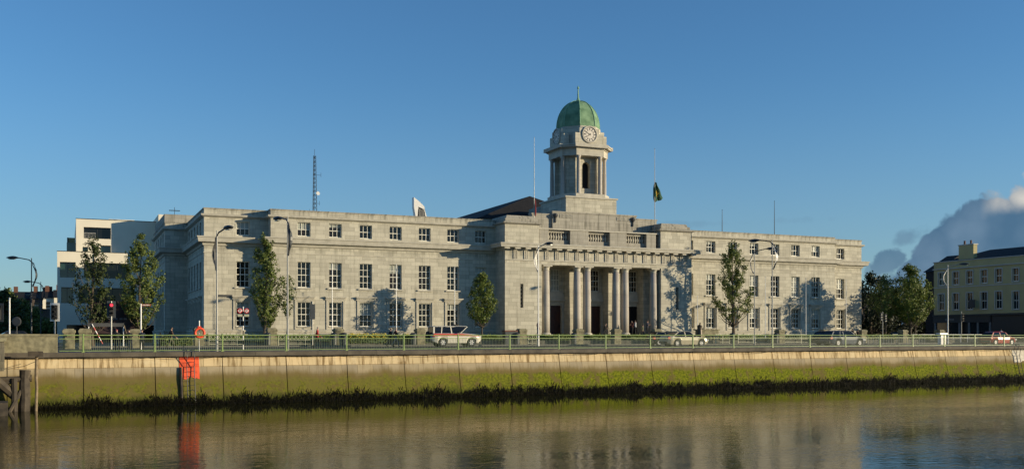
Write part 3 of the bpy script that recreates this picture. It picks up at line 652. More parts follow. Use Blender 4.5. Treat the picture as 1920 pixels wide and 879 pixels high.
# upper screen wall
VU = 103.0
mb = MB().use('attic')
mb.box(50.96, 62.1, VU, VU + 1.2, 13.0, 15.15); mb.box(48.5, 50.94, VU + .25, VU + 1.1, 13.0, 14.85); mb.box(62.12, 65.1, VU + .25, VU + 1.1, 13.0, 14.85)
part(mb, 'screen_wall')
mb = MB().use('darkmetal'); mb.box(a0 + .02, a1 - .02, VU + .02, VU + .24, 11.3, 12.99); part(mb, 'gap_shade_sheet')  # added dark sheet that stands for the shade between the balusters
mb = MB().use('attic'); mb.box(50.9, 62.16, VU - .07, VU + 1.25, 15.152, 15.3); mb.box(48.4, 50.88, VU + .2, VU + 1.15, 14.852, 14.98); mb.box(62.18, 65.2, VU + .2, VU + 1.15, 14.852, 14.98); part(mb, 'screen_coping')
for x in (51.3, 61.6):
    mb = MB().use('lead'); mb.lathe([(.02, 13.95), (.1, 14.0), (.09, 14.45), (.2, 14.6), (.33, 14.8), (.28, 14.95), (.05, 15.05)], (x, VU - .08, 0), 10); part(mb, 'wall_ornament')
for x0 in (51.92, 59.47):
    mb = MB().use('trim')
    for k in range(10): mb.box(x0 + k * .175, x0 + k * .175 + .09, VU - .06, VU - .003, 14.55, 14.98)
    mb.use('attic'); part(mb, 'fluted_panel')
# assembly hall roof behind
mb = MB().use('slate')
rx, e = 56.2, 9.5
mb.add([(rx - e, 115, 15.6), (rx + e, 115, 15.6), (rx + e, 149, 15.6), (rx - e, 149, 15.6), (rx, 120.4, 19.5), (rx, 149, 19.5)], [(0, 1, 4), (1, 2, 5, 4), (3, 0, 4, 5), (2, 3, 5)])
part(mb, 'slate_roof')
mb = MB().use('stone'); mb.box(rx - e + .3, rx + e - .3, 115.3, 148.9, 13.3, 15.55); part(mb, 'hall_wall')
mb = MB().use('attic'); mb.box(rx - 2.2, rx + 2.2, 106, 116, 13.3, 17.1); part(mb, 'link_wall')

# clock tower ------------------------------------------------------------------
TX, TY = 56.2, 106.65
tw = MB().use('stone')
def octa(Wd, a): return [(TX + x, TY + y) for x, y in ((-a, -Wd), (a, -Wd), (Wd, -a), (Wd, a), (a, Wd), (-a, Wd), (-Wd, a), (-Wd, -a))]
tw.prism([(TX - 3.36, TY - 3.36), (TX + 3.36, TY - 3.36), (TX + 3.36, TY + 3.36), (TX - 3.36, TY + 3.36)], 13.3, 17.02)
core = [(TX - 2.25, TY - 2.25), (TX + 2.25, TY - 2.25), (TX + 2.25, TY + 2.25), (TX - 2.25, TY + 2.25)]
# chamfered shaft with an arched opening in each face
Wc, ac, aw = 2.0, 1.6, .52
for k in range(4):
    ang = k * math.pi / 2
    def T(a, z, d, ang=ang):
        x, y = a, -Wc + d; return (TX + x * math.cos(ang) - y * math.sin(ang), TY + x * math.sin(ang) + y * math.cos(ang), z)
    wall(tw, T, -ac, ac, 17.6, 22.2, [(-aw, aw, 18.4, 21.55)], .5)
    # spandrels turn the square head into an arch
    N = 8; P0 = []
    for i in range(N + 1):
        t = math.pi * i / N; P0.append((-aw * math.cos(t), 21.0 + aw * math.sin(t)))
    for i in range(N):
        (xa, za), (xb, zb) = P0[i], P0[i + 1]
        tw.add([T(xa, za, -.003), T(xb, zb, -.003), T(xb, 21.56, -.003), T(xa, 21.56, -.003)], [(0, 1, 2, 3)])
        tw.add([T(xa, za, -.003), T(xb, zb, -.003), T(xb, zb, .5), T(xa, za, .5)], [(0, 1, 2, 3)])
    tw.add([T(ac, 17.6, 0), T(Wc, 17.6, Wc - ac), T(Wc, 22.2, Wc - ac), T(ac, 22.2, 0)], [(0, 1, 2, 3)])
tower = part(tw, 'clock_tower')
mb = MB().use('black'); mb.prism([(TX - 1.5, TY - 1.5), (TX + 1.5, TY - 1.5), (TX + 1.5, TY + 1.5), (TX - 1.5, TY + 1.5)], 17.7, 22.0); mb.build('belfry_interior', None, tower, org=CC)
mb = MB().use('trim')
mb.box(TX - 3.5, TX + 3.5, TY - 3.5, TY + 3.5, 17.022, 17.2); mb.prism(octa(3.15, 1.95), 17.2, 17.62); mb.build('tower_pedestal', None, tower, org=CC); mb = MB().use('trim')
mb.prism(octa(3.02, 1.72), 22.1, 22.9); mb.prism(octa(3.12, 1.82), 22.9, 23.02); mb.prism(octa(3.4, 2.1), 23.02, 23.2); mb.prism(octa(3.48, 2.18), 23.2, 23.36)
for k in range(4):
    c, s = (1, 0, -1, 0)[k], (0, 1, 0, -1)[k]
    pts = [(-1.82, -3.06), (1.82, -3.06), (1.82, -2.9), (-1.82, -2.9)]
    mb.prism([(TX + x * c - y * s, TY + x * s + y * c) for x, y in pts], 22.104, 22.896)
    pts = [(-2.2, -3.56), (2.2, -3.56), (2.2, -3.2), (-2.2, -3.2)]
    mb.prism([(TX + x * c - y * s, TY + x * s + y * c) for x, y in pts], 23.024, 23.42)
mb.build('tower_cornice', None, tower, org=CC)
for k in range(4):
    c, s = (1, 0, -1, 0)[k], (0, 1, 0, -1)[k]
    for a in (-1.42, 1.42):
        x, y = a, -2.8; px_, py_ = TX + x * c - y * s, TY + x * s + y * c
        mb = MB().use('column'); mb.lathe([(.3, 17.62), (.31, 17.7), (.25, 17.82), (.245, 19.5), (.21, 21.8), (.26, 21.85), (.22, 21.9), (.3, 22.02), (.3, 22.098)], (px_, py_, 0), 14); mb.build('tower_column', None, tower, org=CC, smooth=True)
        mb = MB().use('stone'); x, y = a + (.12 if a < 0 else -.12) * 0, -2.2; px_, py_ = TX + x * c - y * s, TY + x * s + y * c
        mb.box(px_ - .2, px_ + .2, py_ - .2, py_ + .2, 17.62, 22.095); mb.build('tower_pilaster', None, tower, org=CC)
mb = MB().use('stone')
def ngon(r, n=8, a0=math.pi / 8): return [(TX + r * math.cos(a0 + 2 * math.pi * i / n), TY + r * math.sin(a0 + 2 * math.pi * i / n)) for i in range(n)]
mb.prism(ngon(2.78), 23.36, 25.7, .965)
for k in range(4):
    c, s = (1, 0, -1, 0)[k], (0, 1, 0, -1)[k]
    tr = lambda pts: [(TX + x * c - y * s, TY + x * s + y * c) for x, y in pts]
    mb.prism(tr([(-1.86, -2.86), (1.86, -2.86), (1.86, -2.2), (-1.86, -2.2)]), 23.364, 24.75)
    mb.prism(tr([(-1.3, -2.84), (1.3, -2.84), (1.3, -2.2), (-1.3, -2.2)]), 24.753, 25.35, 1)
mb.build('tower_drum', None, tower, org=CC)
mb = MB().use('copper')
prof = [(2.62, 25.68), (2.66, 25.75), (2.64, 25.82)]
for i in range(15):
    t = i / 14 * math.pi / 2; prof.append((max(.04, 2.58 * math.cos(t) ** .92), 25.84 + 3.3 * math.sin(t)))
mb.lathe(prof, (TX, TY, 0), 8, a0=math.pi / 8)
dome = mb.build('dome', None, tower, org=CC)
for i in range(8):
    a = math.pi / 8 + i * math.pi / 4; mb = MB().use('copper_rib')
    mb.tube([(TX + (r + .01) * math.cos(a), TY + (r + .01) * math.sin(a), z) for r, z in prof[2:]], .06, 5); mb.build('dome_rib', None, dome, org=CC)
mb = MB().use('copper_rib')
mb.lathe([(.32, 29.05), (.3, 29.2), (.16, 29.35), (.1, 29.6), (.07, 30.5), (.06, 30.6), (.12, 30.66), (.13, 30.74), (.1, 30.82), (.02, 31.0)], (TX, TY, 0), 8); mb.build('spire', None, tower, org=CC)
for k in range(4):
    ang = (0, -math.pi / 2, math.pi, math.pi / 2)[k]
    mb = MB().use('trim'); mb.lathe([(.84, -.028), (.88, -.1), (.99, -.1), (1.02, -.06), (1.02, .3)], (0, 0, 0), 32, 'y', cap=False)
    mb.use('clock_white'); mb.lathe([(.84, -.012), (.84, -.03), (.02, -.032)], (0, 0, 0), 32, 'y')
    mb.use('clock_dark'); mb.lathe([(.86, -.03), (.86, -.045), (.80, -.045), (.80, -.03)], (0, 0, 0), 32, 'y', cap=False); mb.lathe([(.52, -.036), (.52, -.04), (.49, -.04), (.49, -.036)], (0, 0, 0), 32, 'y', cap=False)
    for h in range(12):
        t = h * math.pi / 6; cs, sn = math.cos(t), math.sin(t); q = []
        wd = .055 if h % 3 == 0 else .038
        for u, v in ((-wd, .54), (wd, .54), (wd, .77), (-wd, .77)): q.append((u * cs + v * sn, -.047, -u * sn + v * cs))
        mb.add(q, [(0, 1, 2, 3)])
    def hand(t, L, wd, y):
        cs, sn = math.cos(t), math.sin(t); mb.add([((u * cs + v * sn), y, (-u * sn + v * cs)) for u, v in ((-wd, -.15), (wd, -.15), (wd * .4, L), (-wd * .4, L))], [(0, 1, 2, 3)])
    hand(R(300), .72, .045, -.055); hand(R(235), .46, .06, -.05); mb.lathe([(.08, -.05), (.08, -.06), (.01, -.062)], (0, 0, 0), 12, 'y')
    o = mb.build('clock_face', None, tower)
    x, y = 0, -2.9
    o.rotation_euler.z = ang
    o.location = Vector((TX - (-2.9) * 0 + 2.9 * math.sin(ang), TY - 2.9 * math.cos(ang), 24.62)) - Vector(CC)
# street name plate on the corner and a few bronze letters at the far end
mb = MB().use('lead'); mb.box(14.0, 15.55, VW + 1.665, VW + 1.697, 4.95, 5.2); part(mb, 'name_plate')

# ================================================================ rooftop things
def flagpole(x, y, z0, z1, r, label, name='flagpole', group=None, cat='flagpole', key='white', base=True):
    t = thing(name, (x, y, z0), label, cat, group)
    mb = MB().use(key); mb.tube([(0, 0, 0), (0, 0, (z1 - z0) * .5), (0, 0, z1 - z0)], [r, r * .85, r * .5], 8); mb.build('pole', None, t)
    mb = MB().use(key); mb.lathe([(.01, z1 - z0), (r * 1.2, z1 - z0 + r), (.01, z1 - z0 + 2.4 * r)], (0, 0, 0), 8); mb.build('finial', None, t)
    if base: mb = MB().use('galv'); mb.lathe([(r * 2.4, 0), (r * 2.4, .12), (r * 1.3, .2)], (0, 0, 0), 10); mb.build('base', None, t)
    return t
flagpole(48.45, 102.6, 11.3, 23.4, .045, 'tall thin flagpole with a furled red flag, on the roofline left of the clock tower', key='galv')
flagpole(64.05, 102.0, 11.3, 23.2, .045, 'tall thin flagpole carrying the green flag, right of the clock tower', key='galv')
M['flag_red'] = mat('dull_red_flag', (.2, .02, .025), .8, .2, 5)
mb = MB().use('flag_red')
prof = [(.03, 0), (.07, .15), (.09, .6), (.07, 1.1), (.05, 1.6), (.02, 2.0)]
mb.lathe(prof, (0, 0, 0), 9); o = mb.build('furled_flag', None, None, loc=(48.58, 102.55, 14.5), smooth=True); tag(o, 'dull red furled flag hanging low on the left roof flagpole', 'flag')
# half-mast flag: bunched cloth hanging from the halyard
M['flag_green'] = mat('flag_green', (.012, .07, .035), .7, .3, 4); M['flag_gold'] = mat('flag_gold', (.5, .33, .02), .7, .2, 6)
mb = MB(); nu, nv = 14, 16; pts = []
for j in range(nv + 1):
    v = j / nv
    for i in range(nu + 1):
        u = i / nu; w_ = (.15 + 1.0 * v ** 1.2) ; x = u * w_ * 1.5 - .35 * math.sin(v * 3.0) * (1 - u) ; z = 2.5 - 3.5 * v + .9 * u * v + .12 * math.sin(u * 7)
        y = .16 * math.sin(u * 11 + v * 3) + .1 * math.sin(v * 9); pts.append((x, y, z * .95))
for j in range(nv):
    for i in range(nu):
        k = j * (nu + 1) + i; gold = (abs(i - nu * .45) + abs(j - nv * .55) * .8) < 3.2
        mb.use('flag_gold' if gold else 'flag_green').add([pts[k], pts[k + 1], pts[k + nu + 2], pts[k + nu + 1]], [(0, 1, 2, 3)])
o = mb.build('flag', None, None, loc=(64.1, 102.0, 17.5), smooth=True); o.scale = (.68, .68, .72); o.modifiers.new('cloth', 'SOLIDIFY').thickness = .015
tag(o, 'green flag with a gold emblem drooping at half mast', 'flag')
for i, (x, z1, lb) in enumerate(((78.1, 17.3, 'short bare mast on the right wing roof'), (86.55, 18.9, 'taller bare mast on the right wing roof'))):
    flagpole(x, 108, 13.4, z1, .05, lb, 'roof_mast', None, 'mast', 'darkmetal')
# lattice radio mast
t = thing('radio_mast', (31.9, 140, 13.4), 'thin steel lattice radio mast rising behind the left wing roof', 'mast')
mb = MB().use('darkmetal'); H = 12.9; n = 22; wb, wt = .42, .18
def leg(k, i): 
    f = i / n; w_ = wb + (wt - wb) * f; a = math.pi / 2 + k * 2 * math.pi / 3; return (w_ * math.cos(a), w_ * math.sin(a), H * f)
for k in range(3):
    mb.tube([leg(k, 0), leg(k, n)], .035, 4)
    for i in range(n): mb.tube([leg(k, i), leg((k + 1) % 3, i + 1)], .018, 3); mb.tube([leg(k, i + 1), leg((k + 1) % 3, i)], .018, 3)
mb.build('lattice', None, t)
mb = MB().use('darkmetal'); mb.tube([(0, 0, H - .2), (0, 0, H + .9)], .025, 5)
for z, d in ((10.2, .9), (5, -.7), (6.2, .7), (2.2, .6), (1.0, -.6)): mb.tube([(0, 0, z), (d, 0, z)], .02, 4); mb.tube([(d, 0, z - .25), (d, 0, z + .35)], .02, 4)
mb.build('aerial', None, t)
mb = MB().use('white'); mb.lathe([(.26, 0), (.24, .1), (.05, .18)], (.45, -.2, 7.6), 12, 'y'); mb.build('dish', None, t)
# white cowl
t = thing('roof_cowl', (37.9, 112, 13.4), 'white angular sail-shaped cowl around a louvred roof vent', 'roof vent')
mb = MB().use('white')
def slab(pts, y0, y1):
    n = len(pts); mb.add([(x, y0, z) for x, z in pts] + [(x, y1, z) for x, z in pts], [tuple(range(n)), tuple(range(2 * n - 1, n - 1, -1))] + [(i, (i + 1) % n, n + (i + 1) % n, n + i) for i in range(n)])
slab([(-.5, 1.3), (-.75, 2.7), (-.75, 3.8), (.05, 3.2), (.55, 2.75), (.55, 2.4), (-.2, 2.7), (-.35, 1.3)], -.35, .35)
slab([(.55, 2.75), (.6, 2.4), (.95, 1.2), (.8, 1.2), (.5, 2.3)], -.35, .35)
mb.build('cowl', None, t)
mb = MB().use('lead'); mb.prism([(-.4, -.3), (.75, -.3), (.75, .3), (-.4, .3)], 0, 2.6, .75)
mb.use('galv')
for k in range(5): mb.box(-.1 + k * .17, -.05 + k * .17, -.36, -.3, 0, 2.4)
mb.build('louvre', None, t)
mb = MB().use('galv')
for x in (34.2, 35.2, 36.0): mb.tube([(x, 110, 13.4), (x, 110, 14.75)], .03, 5)
mb.tube([(34.2, 110, 14.7), (36, 110, 14.7)], .03, 5); mb.tube([(34.2, 110, 14.3), (36, 110, 14.3)], .025, 5)
tag(mb.build('roof_guardrail'), 'small grey guard rail on the left wing roof beside the white cowl', 'guard rail')
t = thing('roof_antenna', (12.0, 128, 15.1), 'small box-shaped aerial frame on the dark flank roofline', 'aerial')
mb = MB().use('darkmetal')
for z in (.5, 1.1):
    for a, b in (((-.6, -.3), (.6, -.3)), ((.6, -.3), (.6, .3)), ((.6, .3), (-.6, .3)), ((-.6, .3), (-.6, -.3))): mb.tube([(*a, z), (*b, z)], .025, 4)
mb.build('frame', None, t); mb = MB().use('darkmetal'); mb.tube([(0, 0, 0), (0, 0, 1.5)], .03, 5); mb.build('mast', None, t)
# ================================================================ quay wall
SP = 4.099; S0 = -14.37
quay = thing('quay_wall', tuple(QO), 'long stone quay wall, pale above, mossy green below, dark at the tide line', 'quay wall', rz=QA)
prof = [(0.12, -.3), (.04, -.6), (-.02, -.92), (-.06, -.935), (-.12, -1.3), (-.2, -1.75), (-.34, -2.3), (-.5, -2.9), (-.7, -3.6), (-.9, -4.6)]
mb = MB().use('quay'); cut = .025
edges = [S0 + SP * k for k in range(-3, 40)]
for e0, e1 in zip(edges, edges[1:]):
    N = 10; v = []; f = []
    for i in range(N + 1):
        x = e0 + cut + (e1 - e0 - 2 * cut) * i / N
        for j, (y, z) in enumerate(prof): v.append((x, y + (.03 * noise.noise(Vector((x * .8, z * 1.5, 3))) if j > 3 else 0), z))
    n = len(prof)
    for i in range(N):
        for j in range(n - 1): f.append((i * n + j, (i + 1) * n + j, (i + 1) * n + j + 1, i * n + j + 1))
    o0 = len(v)
    for xi in (0, N): # joint cheeks
        b0 = xi * n; base = len(v)
        for j in range(n): v.append((v[b0 + j][0], v[b0 + j][1] + .25, v[b0 + j][2]))
        for j in range(n - 1): f.append((b0 + j, b0 + j + 1, base + j + 1, base + j))
    mb.add(v, f)
mb.build('wall_facing', None, quay)
mb = MB().use('black'); n = len(prof); xa, xb = edges[0], edges[-1]
mb.add([(x, y + .2, z) for x in (xa, xb) for y, z in prof], [(j, j + 1, n + j + 1, n + j) for j in range(n - 1)]); mb.build('joint_backing', None, quay)
mb = MB().use('coping')
for e0, e1 in zip(edges, edges[1:]):
    for h in range(2):
        x0, x1 = e0 + (e1 - e0) * h / 2 + .006, e0 + (e1 - e0) * (h + 1) / 2 - .006; dz = rnd.uniform(-.012, .012)
        mb.extrude([(-.16, -.3 + dz), (-.2, -.26), (-.2, -.05), (-.15, 0.015), (.32, .015), (.32, -.3)], x0, x1)
mb.build('coping', None, quay)
M['whitewash'] = mat('worn_whitewash', (.55, .50, .41), .8, .2, 3)
# orange and white painted patches
for s0, s1, key, lb in ((-8.82, -7.62, 'orange', 'orange painted patch'), (68.75, 71.3, 'whitewash', 'white painted patch')):
    mb = MB().use(key); r = random.Random(4); N = 12; cols = []
    for i in range(N + 1):
        x = s0 + (s1 - s0) * i / N; zb = (-1.62 if key == 'orange' else -1.5) + r.uniform(-.12, .08)
        zs = [-.31, -.5, -.7, -.9, -.935, -1.1, -1.3, zb]
        cols.append([(x, next(a[0] + (b[0] - a[0]) * (z - a[1]) / (b[1] - a[1]) for a, b in zip(prof, prof[1:]) if b[1] <= z <= a[1]) - .03, z) for z in zs])
    v = [p for c in cols for p in c]; k = 8
    mb.add(v, [(i * k + j, (i + 1) * k + j, (i + 1) * k + j + 1, i * k + j + 1) for i in range(N) for j in range(k - 1)])
    o = mb.build('painted_patch', None, quay); o['label'] = lb
def wy(z):
    for a, b in zip(prof, prof[1:]):
        if b[1] <= z <= a[1]: return a[0] + (b[0] - a[0]) * (z - a[1]) / (b[1] - a[1])
    return .1
def ladder(s0, s1, lb, key='black'):
    t = thing('quay_ladder', Q(s0, 0, 0), lb, 'ladder', rz=QA); w_ = s1 - s0
    for x in (0, w_):
        mb = MB().use('darkmetal'); mb.tube([(x, .25, .0), (x, .25, .12), (x, -.1, .14), (x, -.32, .0), (x, -.33, -.3), (x, wy(-.9) - .2, -.9), (x, wy(-1.7) - .2, -1.7), (x, wy(-2.8) - .2, -2.8), (x, wy(-3.5) - .2, -3.9)], .026, 6); mb.build('stile', None, t)
    z = -.35
    while z > -3.5:
        mb = MB().use('darkmetal'); y = wy(max(z, -3.5)) - .2; mb.tube([(0, y, z), (w_, y, z)], .014, 5); mb.build('rung', None, t); z -= .29
ladder(-8.4, -7.95, 'dark iron ladder over the orange painted patch of the quay wall'); ladder(69.0, 69.5, 'dark iron ladder over the white painted patch at the right end')
# low fender posts beside the ladder
for s_, lb in ((-8.75, 'dark timber fender post left of the orange patch'),):
    mb = MB().use('timber'); mb.tube([(0, wy(-1) - .1, -.95), (0, wy(-2) - .1, -2), (0, wy(-3.4) - .12, -4)], [.07, .08, .09], 6); tag(mb.build('fender_post', None, None, loc=Q(s_, 0, 0), rz=QA), lb, 'post')
# drooping cable under the coping
mb = MB().use('cable'); pts = []
for k in range(-3, 39):
    for i in range(6):
        f = i / 6; sag = rnd.choice((1,)) * (.03 + .05 * (math.sin(k * 1.7) + 1)) * 4 * f * (1 - f); pts.append((S0 + SP * (k + f), -.235 + .02 * math.sin(k), -.27 - sag))
mb.tube(pts, .014, 4); tag(mb.build('cable', None, None, loc=tuple(QO), rz=QA), 'thin black cable sagging below the quay coping', 'cable')

# railing
rl = thing('quay_railing', tuple(QO), 'long green iron railing along the quay edge', 'railing', rz=QA)
RX0 = -15.55; npost = 27
posts = [S0 + SP * k for k in range(npost)]
pm = None
for x in posts:
    if pm is None:
        mb = MB().use('rail'); mb.bevbox(-.045, .045, -.05, .05, -.02, 1.06, .012); mb.lathe([(.07, 1.06), (.05, 1.1), (.01, 1.12)], (0, 0, 0), 6); mb.box(-.09, .09, -.09, .09, .0, .03)
        pm = mb.build('post', None, rl); o = pm
    else: o = pm.copy(); COL.objects.link(o)
    o.location = (x, .05, 0.015)
pnl = None
for x0 in [S0 - SP] + posts[:-1]:
    if pnl is None:
        mb = MB().use('rail_bar'); L = SP - .09; n = 34
        for i in range(n): xx = .045 + L * (i + .5) / n; mb.box(xx - .008, xx + .008, -.008, .008, .105, .80)
        pnl = mb.build('railing_panel', None, rl); o = pnl
        mb = MB().use('rail'); mb.box(.045, .045 + L, -.02, .02, .07, .105); mb.box(.045, .045 + L, -.022, .022, .80, .835); mb.tube([(.02, 0, 1.03), (.07 + L, 0, 1.03)], .032, 8)
        rails = mb.build('rails', None, rl); r_ = rails
    else:
        o = pnl.copy(); COL.objects.link(o); r_ = rails.copy(); COL.objects.link(r_)
    o.scale.x = r_.scale.x = 1
    if x0 < S0:   # the short first bay
        o.scale.x = r_.scale.x = .33; o.location = (-15.7, .05, .015); r_.location = (-15.7, .05, .015); continue
    o.location = (x0, .05, .015); r_.location = (x0, .05, .015)

# seaweed fringe
def seaweed():
    r = random.Random(3); mb = MB().use('weed')
    for k in range(26000):
        s_ = r.uniform(-19, 92)
        if s_ > 75 and r.random() < .6: continue
        cl = noise.noise(Vector((s_ * .55, 0, 5))) * .5 + noise.noise(Vector((s_ * 2.2, 1, 5))) * .35
        left = 1 if s_ > -11 else max(.25, (s_ + 15) / 4 * .75 + .25)
        topz = -2.99 + cl * 1.1 - (1 - left) * .45 
        z = r.uniform(-3.45, max(-3.3, topz)); 
        if r.random() < .1: z = min(-2.3, z + .3)
        h = r.uniform(.1, .32); w_ = r.uniform(.012, .045); y = wy(max(-4.5, z)) - r.uniform(.02, .28)
        lean = r.uniform(-.12, .12); up = r.random() < .75
        a = (s_ - w_, y, z); b = (s_ + w_, y - .03, z)
        tp = (s_ + lean, y - .05 - r.uniform(0, .08), z + h if up else z - h)
        mb.add([a, b, (tp[0] + w_ * .25, tp[1], tp[2]), (tp[0] - w_ * .25, tp[1], tp[2])], [(0, 1, 2, 3)])
    return mb.build('seaweed', None, None, loc=tuple(QO), rz=QA)
tag(seaweed(), kind='stuff')
M['algae'] = leafmat('green_algae', (.04, .06, .008), (.12, .15, .015))
def algae():
    r = random.Random(9); mb = MB().use('algae')
    for k in range(2600):
        s_ = r.uniform(-16, 92); g = noise.noise(Vector((s_ * .7, 3, 1)))
        z = -2.5 + r.gauss(0, .28) + g * .2
        if z > -1.8 or z < -3.3: continue
        if s_ < 8 and r.random() < .65: continue
        h = r.uniform(.02, .05); w_ = r.uniform(.012, .03); y = wy(z) - .02
        mb.add([(s_ - w_, y, z), (s_ + w_, y - .01, z), (s_ + r.uniform(-.05, .05), y - .05, z - h)], [(0, 1, 2)])
    return mb.build('algae', None, None, loc=tuple(QO), rz=QA)
tag(algae(), kind='stuff')

# ---- left end: stone parapet, bridge pier, timber fenders
t = thing('stone_parapet', Q(-15.75, 0, 0), 'weathered solid stone parapet left of the green railing', 'parapet', rz=QA)
mb = MB().use('pier'); mb.box(-9, -.02, -.15, .45, -.02, .98); mb.build('parapet_wall', None, t)
mb = MB().use('pier'); mb.prism([(-9, -.22), (.02, -.22), (.02, .52), (-9, .52)], .982, 1.12, .995); mb.build('coping', None, t)
M['pierblock'] = ashlar('bridge_stone', (.14, .12, .08), (.09, .08, .055), (.05, .04, .03), .8, .36)
t = thing('bridge_abutment', Q(-19.0, -2.4, 0), 'rough coursed stone abutment at the left edge over the water', 'abutment', rz=QA)
mb = MB().use('pierblock'); mb.box(-6, .4, -2.2, 2.2, -.9, .7); mb.build('abutment_wall', None, t)
mb = MB().use('pier'); mb.box(-6.1, .5, -2.3, 2.3, .702, .9); mb.build('coping', None, t)
mb = MB().use('timber'); mb.box(-6, .6, -2.6, -.6, -5, -2.6); mb.build('timber_crib', None, t)
def post(name, s_, w_, z0, z1, r, key, lb, lean=(0, 0), group=None, cap=None):
    mb = MB().use(key); n = 7; mb.tube([(lean[0] * i / n + .02 * math.sin(i * 2), lean[1] * i / n, z0 + (z1 - z0) * i / n) for i in range(n + 1)], [r * (1 + .08 * math.sin(i * 3)) for i in range(n + 1)], 10)
    if cap: mb.use('timber'); mb.box(-.45, .35, -.3, .3, z1, z1 + .3)
    return tag(mb.build(name, None, None, loc=Q(s_, w_, 0), rz=QA), lb, 'post', group)
post('mooring_post', -17.55, -1.6, -4.5, -.95, .3, 'timber', 'thick round-topped dark timber pile by the left quay wall')
post('fender_pole', -16.95, -1.7, -4.5, -.18, .085, 'timber_light', 'slim pale upright pole with a stone cap left of the quay', cap=True)
mb = MB().use('timber'); mb.tube([(-1.5, .1, .2), (0, 0, -.9), (1.1, .3, -2.0), (1.7, .4, -2.6)], [.26, .28, .28, .24], 8); mb.tube([(-.6, .2, -1.5), (2.4, .4, -1.45)], .17, 8); mb.tube([(.3, .1, -4.5), (.3, .1, -.6)], .2, 8); mb.tube([(1.2, .0, -3.4), (2.3, .5, -1.2)], .13, 8); mb.tube([(.2, .2, -1.8), (1.5, .3, -1.6)], .12, 6); mb.tube([(1.55, .2, -4.5), (1.5, .2, -1.4)], .17, 8)
tag(mb.build('timber_bracing', None, None, loc=Q(-19.6, -2.0, 0), rz=QA), 'heavy sloping timber bracing below the left abutment', 'timber frame')
mb = MB().use('cable'); mb.tube([Q(-20, -3.9, -.8), Q(-18.6, -2.6, -.86), Q(-17.6, -1.2, -.75), Q(-17, -.5, -.5)], .015, 4); tag(mb.build('mooring_rope'), 'thin slack rope strung across the left timber piles', 'rope')

# ================================================================ lamps, poles, signs
def lamp(loc, H, a, label, key='galv', arm=2.0, shaft=.068, blade='white'):
    t = thing('street_lamp', loc, label, 'street lamp', 'curved street lamps along the quay and road'); t.rotation_euler.z = a   # local +x is the head side
    mb = MB().use(key); mb.tube([(0, 0, 0), (0, 0, 1.1), (0, 0, 1.15), (0, 0, H)], [shaft * 1.25, shaft * 1.2, shaft, shaft * .6], 10); mb.build('pole', None, t)
    mb = MB().use('darkmetal' if key != 'white' else 'galv'); mb.tube([(-.12, 0, H - 2.6), (-.42, 0, H - 1.9), (-.45, 0, H - 1.1), (-.2, 0, H - .5), (.25, 0, H - .16), (arm * .6, 0, H + .02), (arm * .75, 0, H)], .05, 6); mb.build('arm', None, t)
    mb = MB().use(blade); N = 9; v = []
    for i in range(N + 1):
        f = i / N; z = H - 2.5 + 2.0 * f; x = -.42 * math.sin(math.pi * min(1, f * 1.05)) - .06; w_ = .15 * math.sin(math.pi * f) + .01
        v += [(x, -w_, z), (x, w_, z), (x - .05, 0, z)]
    f = []
    for i in range(N): a_ = i * 3; f += [(a_, a_ + 3, a_ + 5, a_ + 2), (a_ + 1, a_ + 2, a_ + 5, a_ + 4), (a_, a_ + 1, a_ + 4, a_ + 3)]
    mb.add(v, f); mb.build('blade', None, t)
    mb = MB().use('darkmetal'); x0 = arm * .62; v = []; N = 8
    for i in range(N + 1):
        f_ = i / N; x = x0 + (1.15) * f_; w_ = .27 * math.sin(math.pi * (f_ * .9 + .05)) ** .6; 
        for k in range(8):
            th = 2 * math.pi * k / 8; v.append((x, w_ * math.cos(th), H + .05 + .07 * f_ * 0 + .15 * math.sin(th) * math.sin(math.pi * (f_ * .9 + .05))))
    f = [(i * 8 + k, i * 8 + (k + 1) % 8, (i + 1) * 8 + (k + 1) % 8, (i + 1) * 8 + k) for i in range(N) for k in range(8)] + [tuple(range(8)), tuple(range(N * 8, N * 8 + 8))]
    mb.add(v, f); h = mb.build('lamp_head', None, t, smooth=True)
    mb = MB().use('lamp_glass'); mb.box(x0 + .3, x0 + .95, -.12, .12, H - .115, H - .085); mb.build('lens', None, h)
    return t
lamp((8.94, 67.3, 0), 7.85, R(-75), 'white street lamp with its head turned right, left of the building corner, beside the lifebuoy', blade='lead')
lamp((13.38, 66.6, 0), 8.9, R(100), 'tall street lamp on the quay edge before the left wing, head pointing left', blade='darkmetal')
lamp((42.15, 88.3, 0), 9.85, R(-75), 'slim white street lamp in front of the portico left corner', 'white', 1.6)
lamp((68.09, 88.3, 0), 10.3, R(-55), 'thinner rear lamp of the crossed pair before the right wing', 'galv', 2)
lamp((56.43, 70.7, 0), 9.4, R(110), 'nearer taller lamp of the crossed pair before the right wing')
lamp((96.55, 88.3, 0), 9.45, R(-60), 'white street lamp standing before the cream building on the right', 'white', 2)
lamp((-2.9, 100, 0), 8.0, R(150), 'nearest dark street lamp against the sky at far left', 'darkmetal', 2, blade='darkmetal')
lamp((-3.0, 140, 0), 7.8, R(150), 'middle dark street lamp receding at far left', 'darkmetal', 2, blade='darkmetal')
lamp((-4.2, 185, 0), 7.8, R(150), 'farthest smallest dark street lamp at far left', 'darkmetal', 2, blade='darkmetal')
fpl = ('first bare white pole from the left, before the left wing', 'second bare white pole from the left, behind the walking couple', 'bare white pole behind the rescue vehicle', 'shortest bare white pole, beside the bronze statue',
       'bare white pole between the paired lamps and tree of the right wing', 'bare white pole in front of the tree shadow on the right wing', 'rightmost bare white pole, near the right corner of the wing')
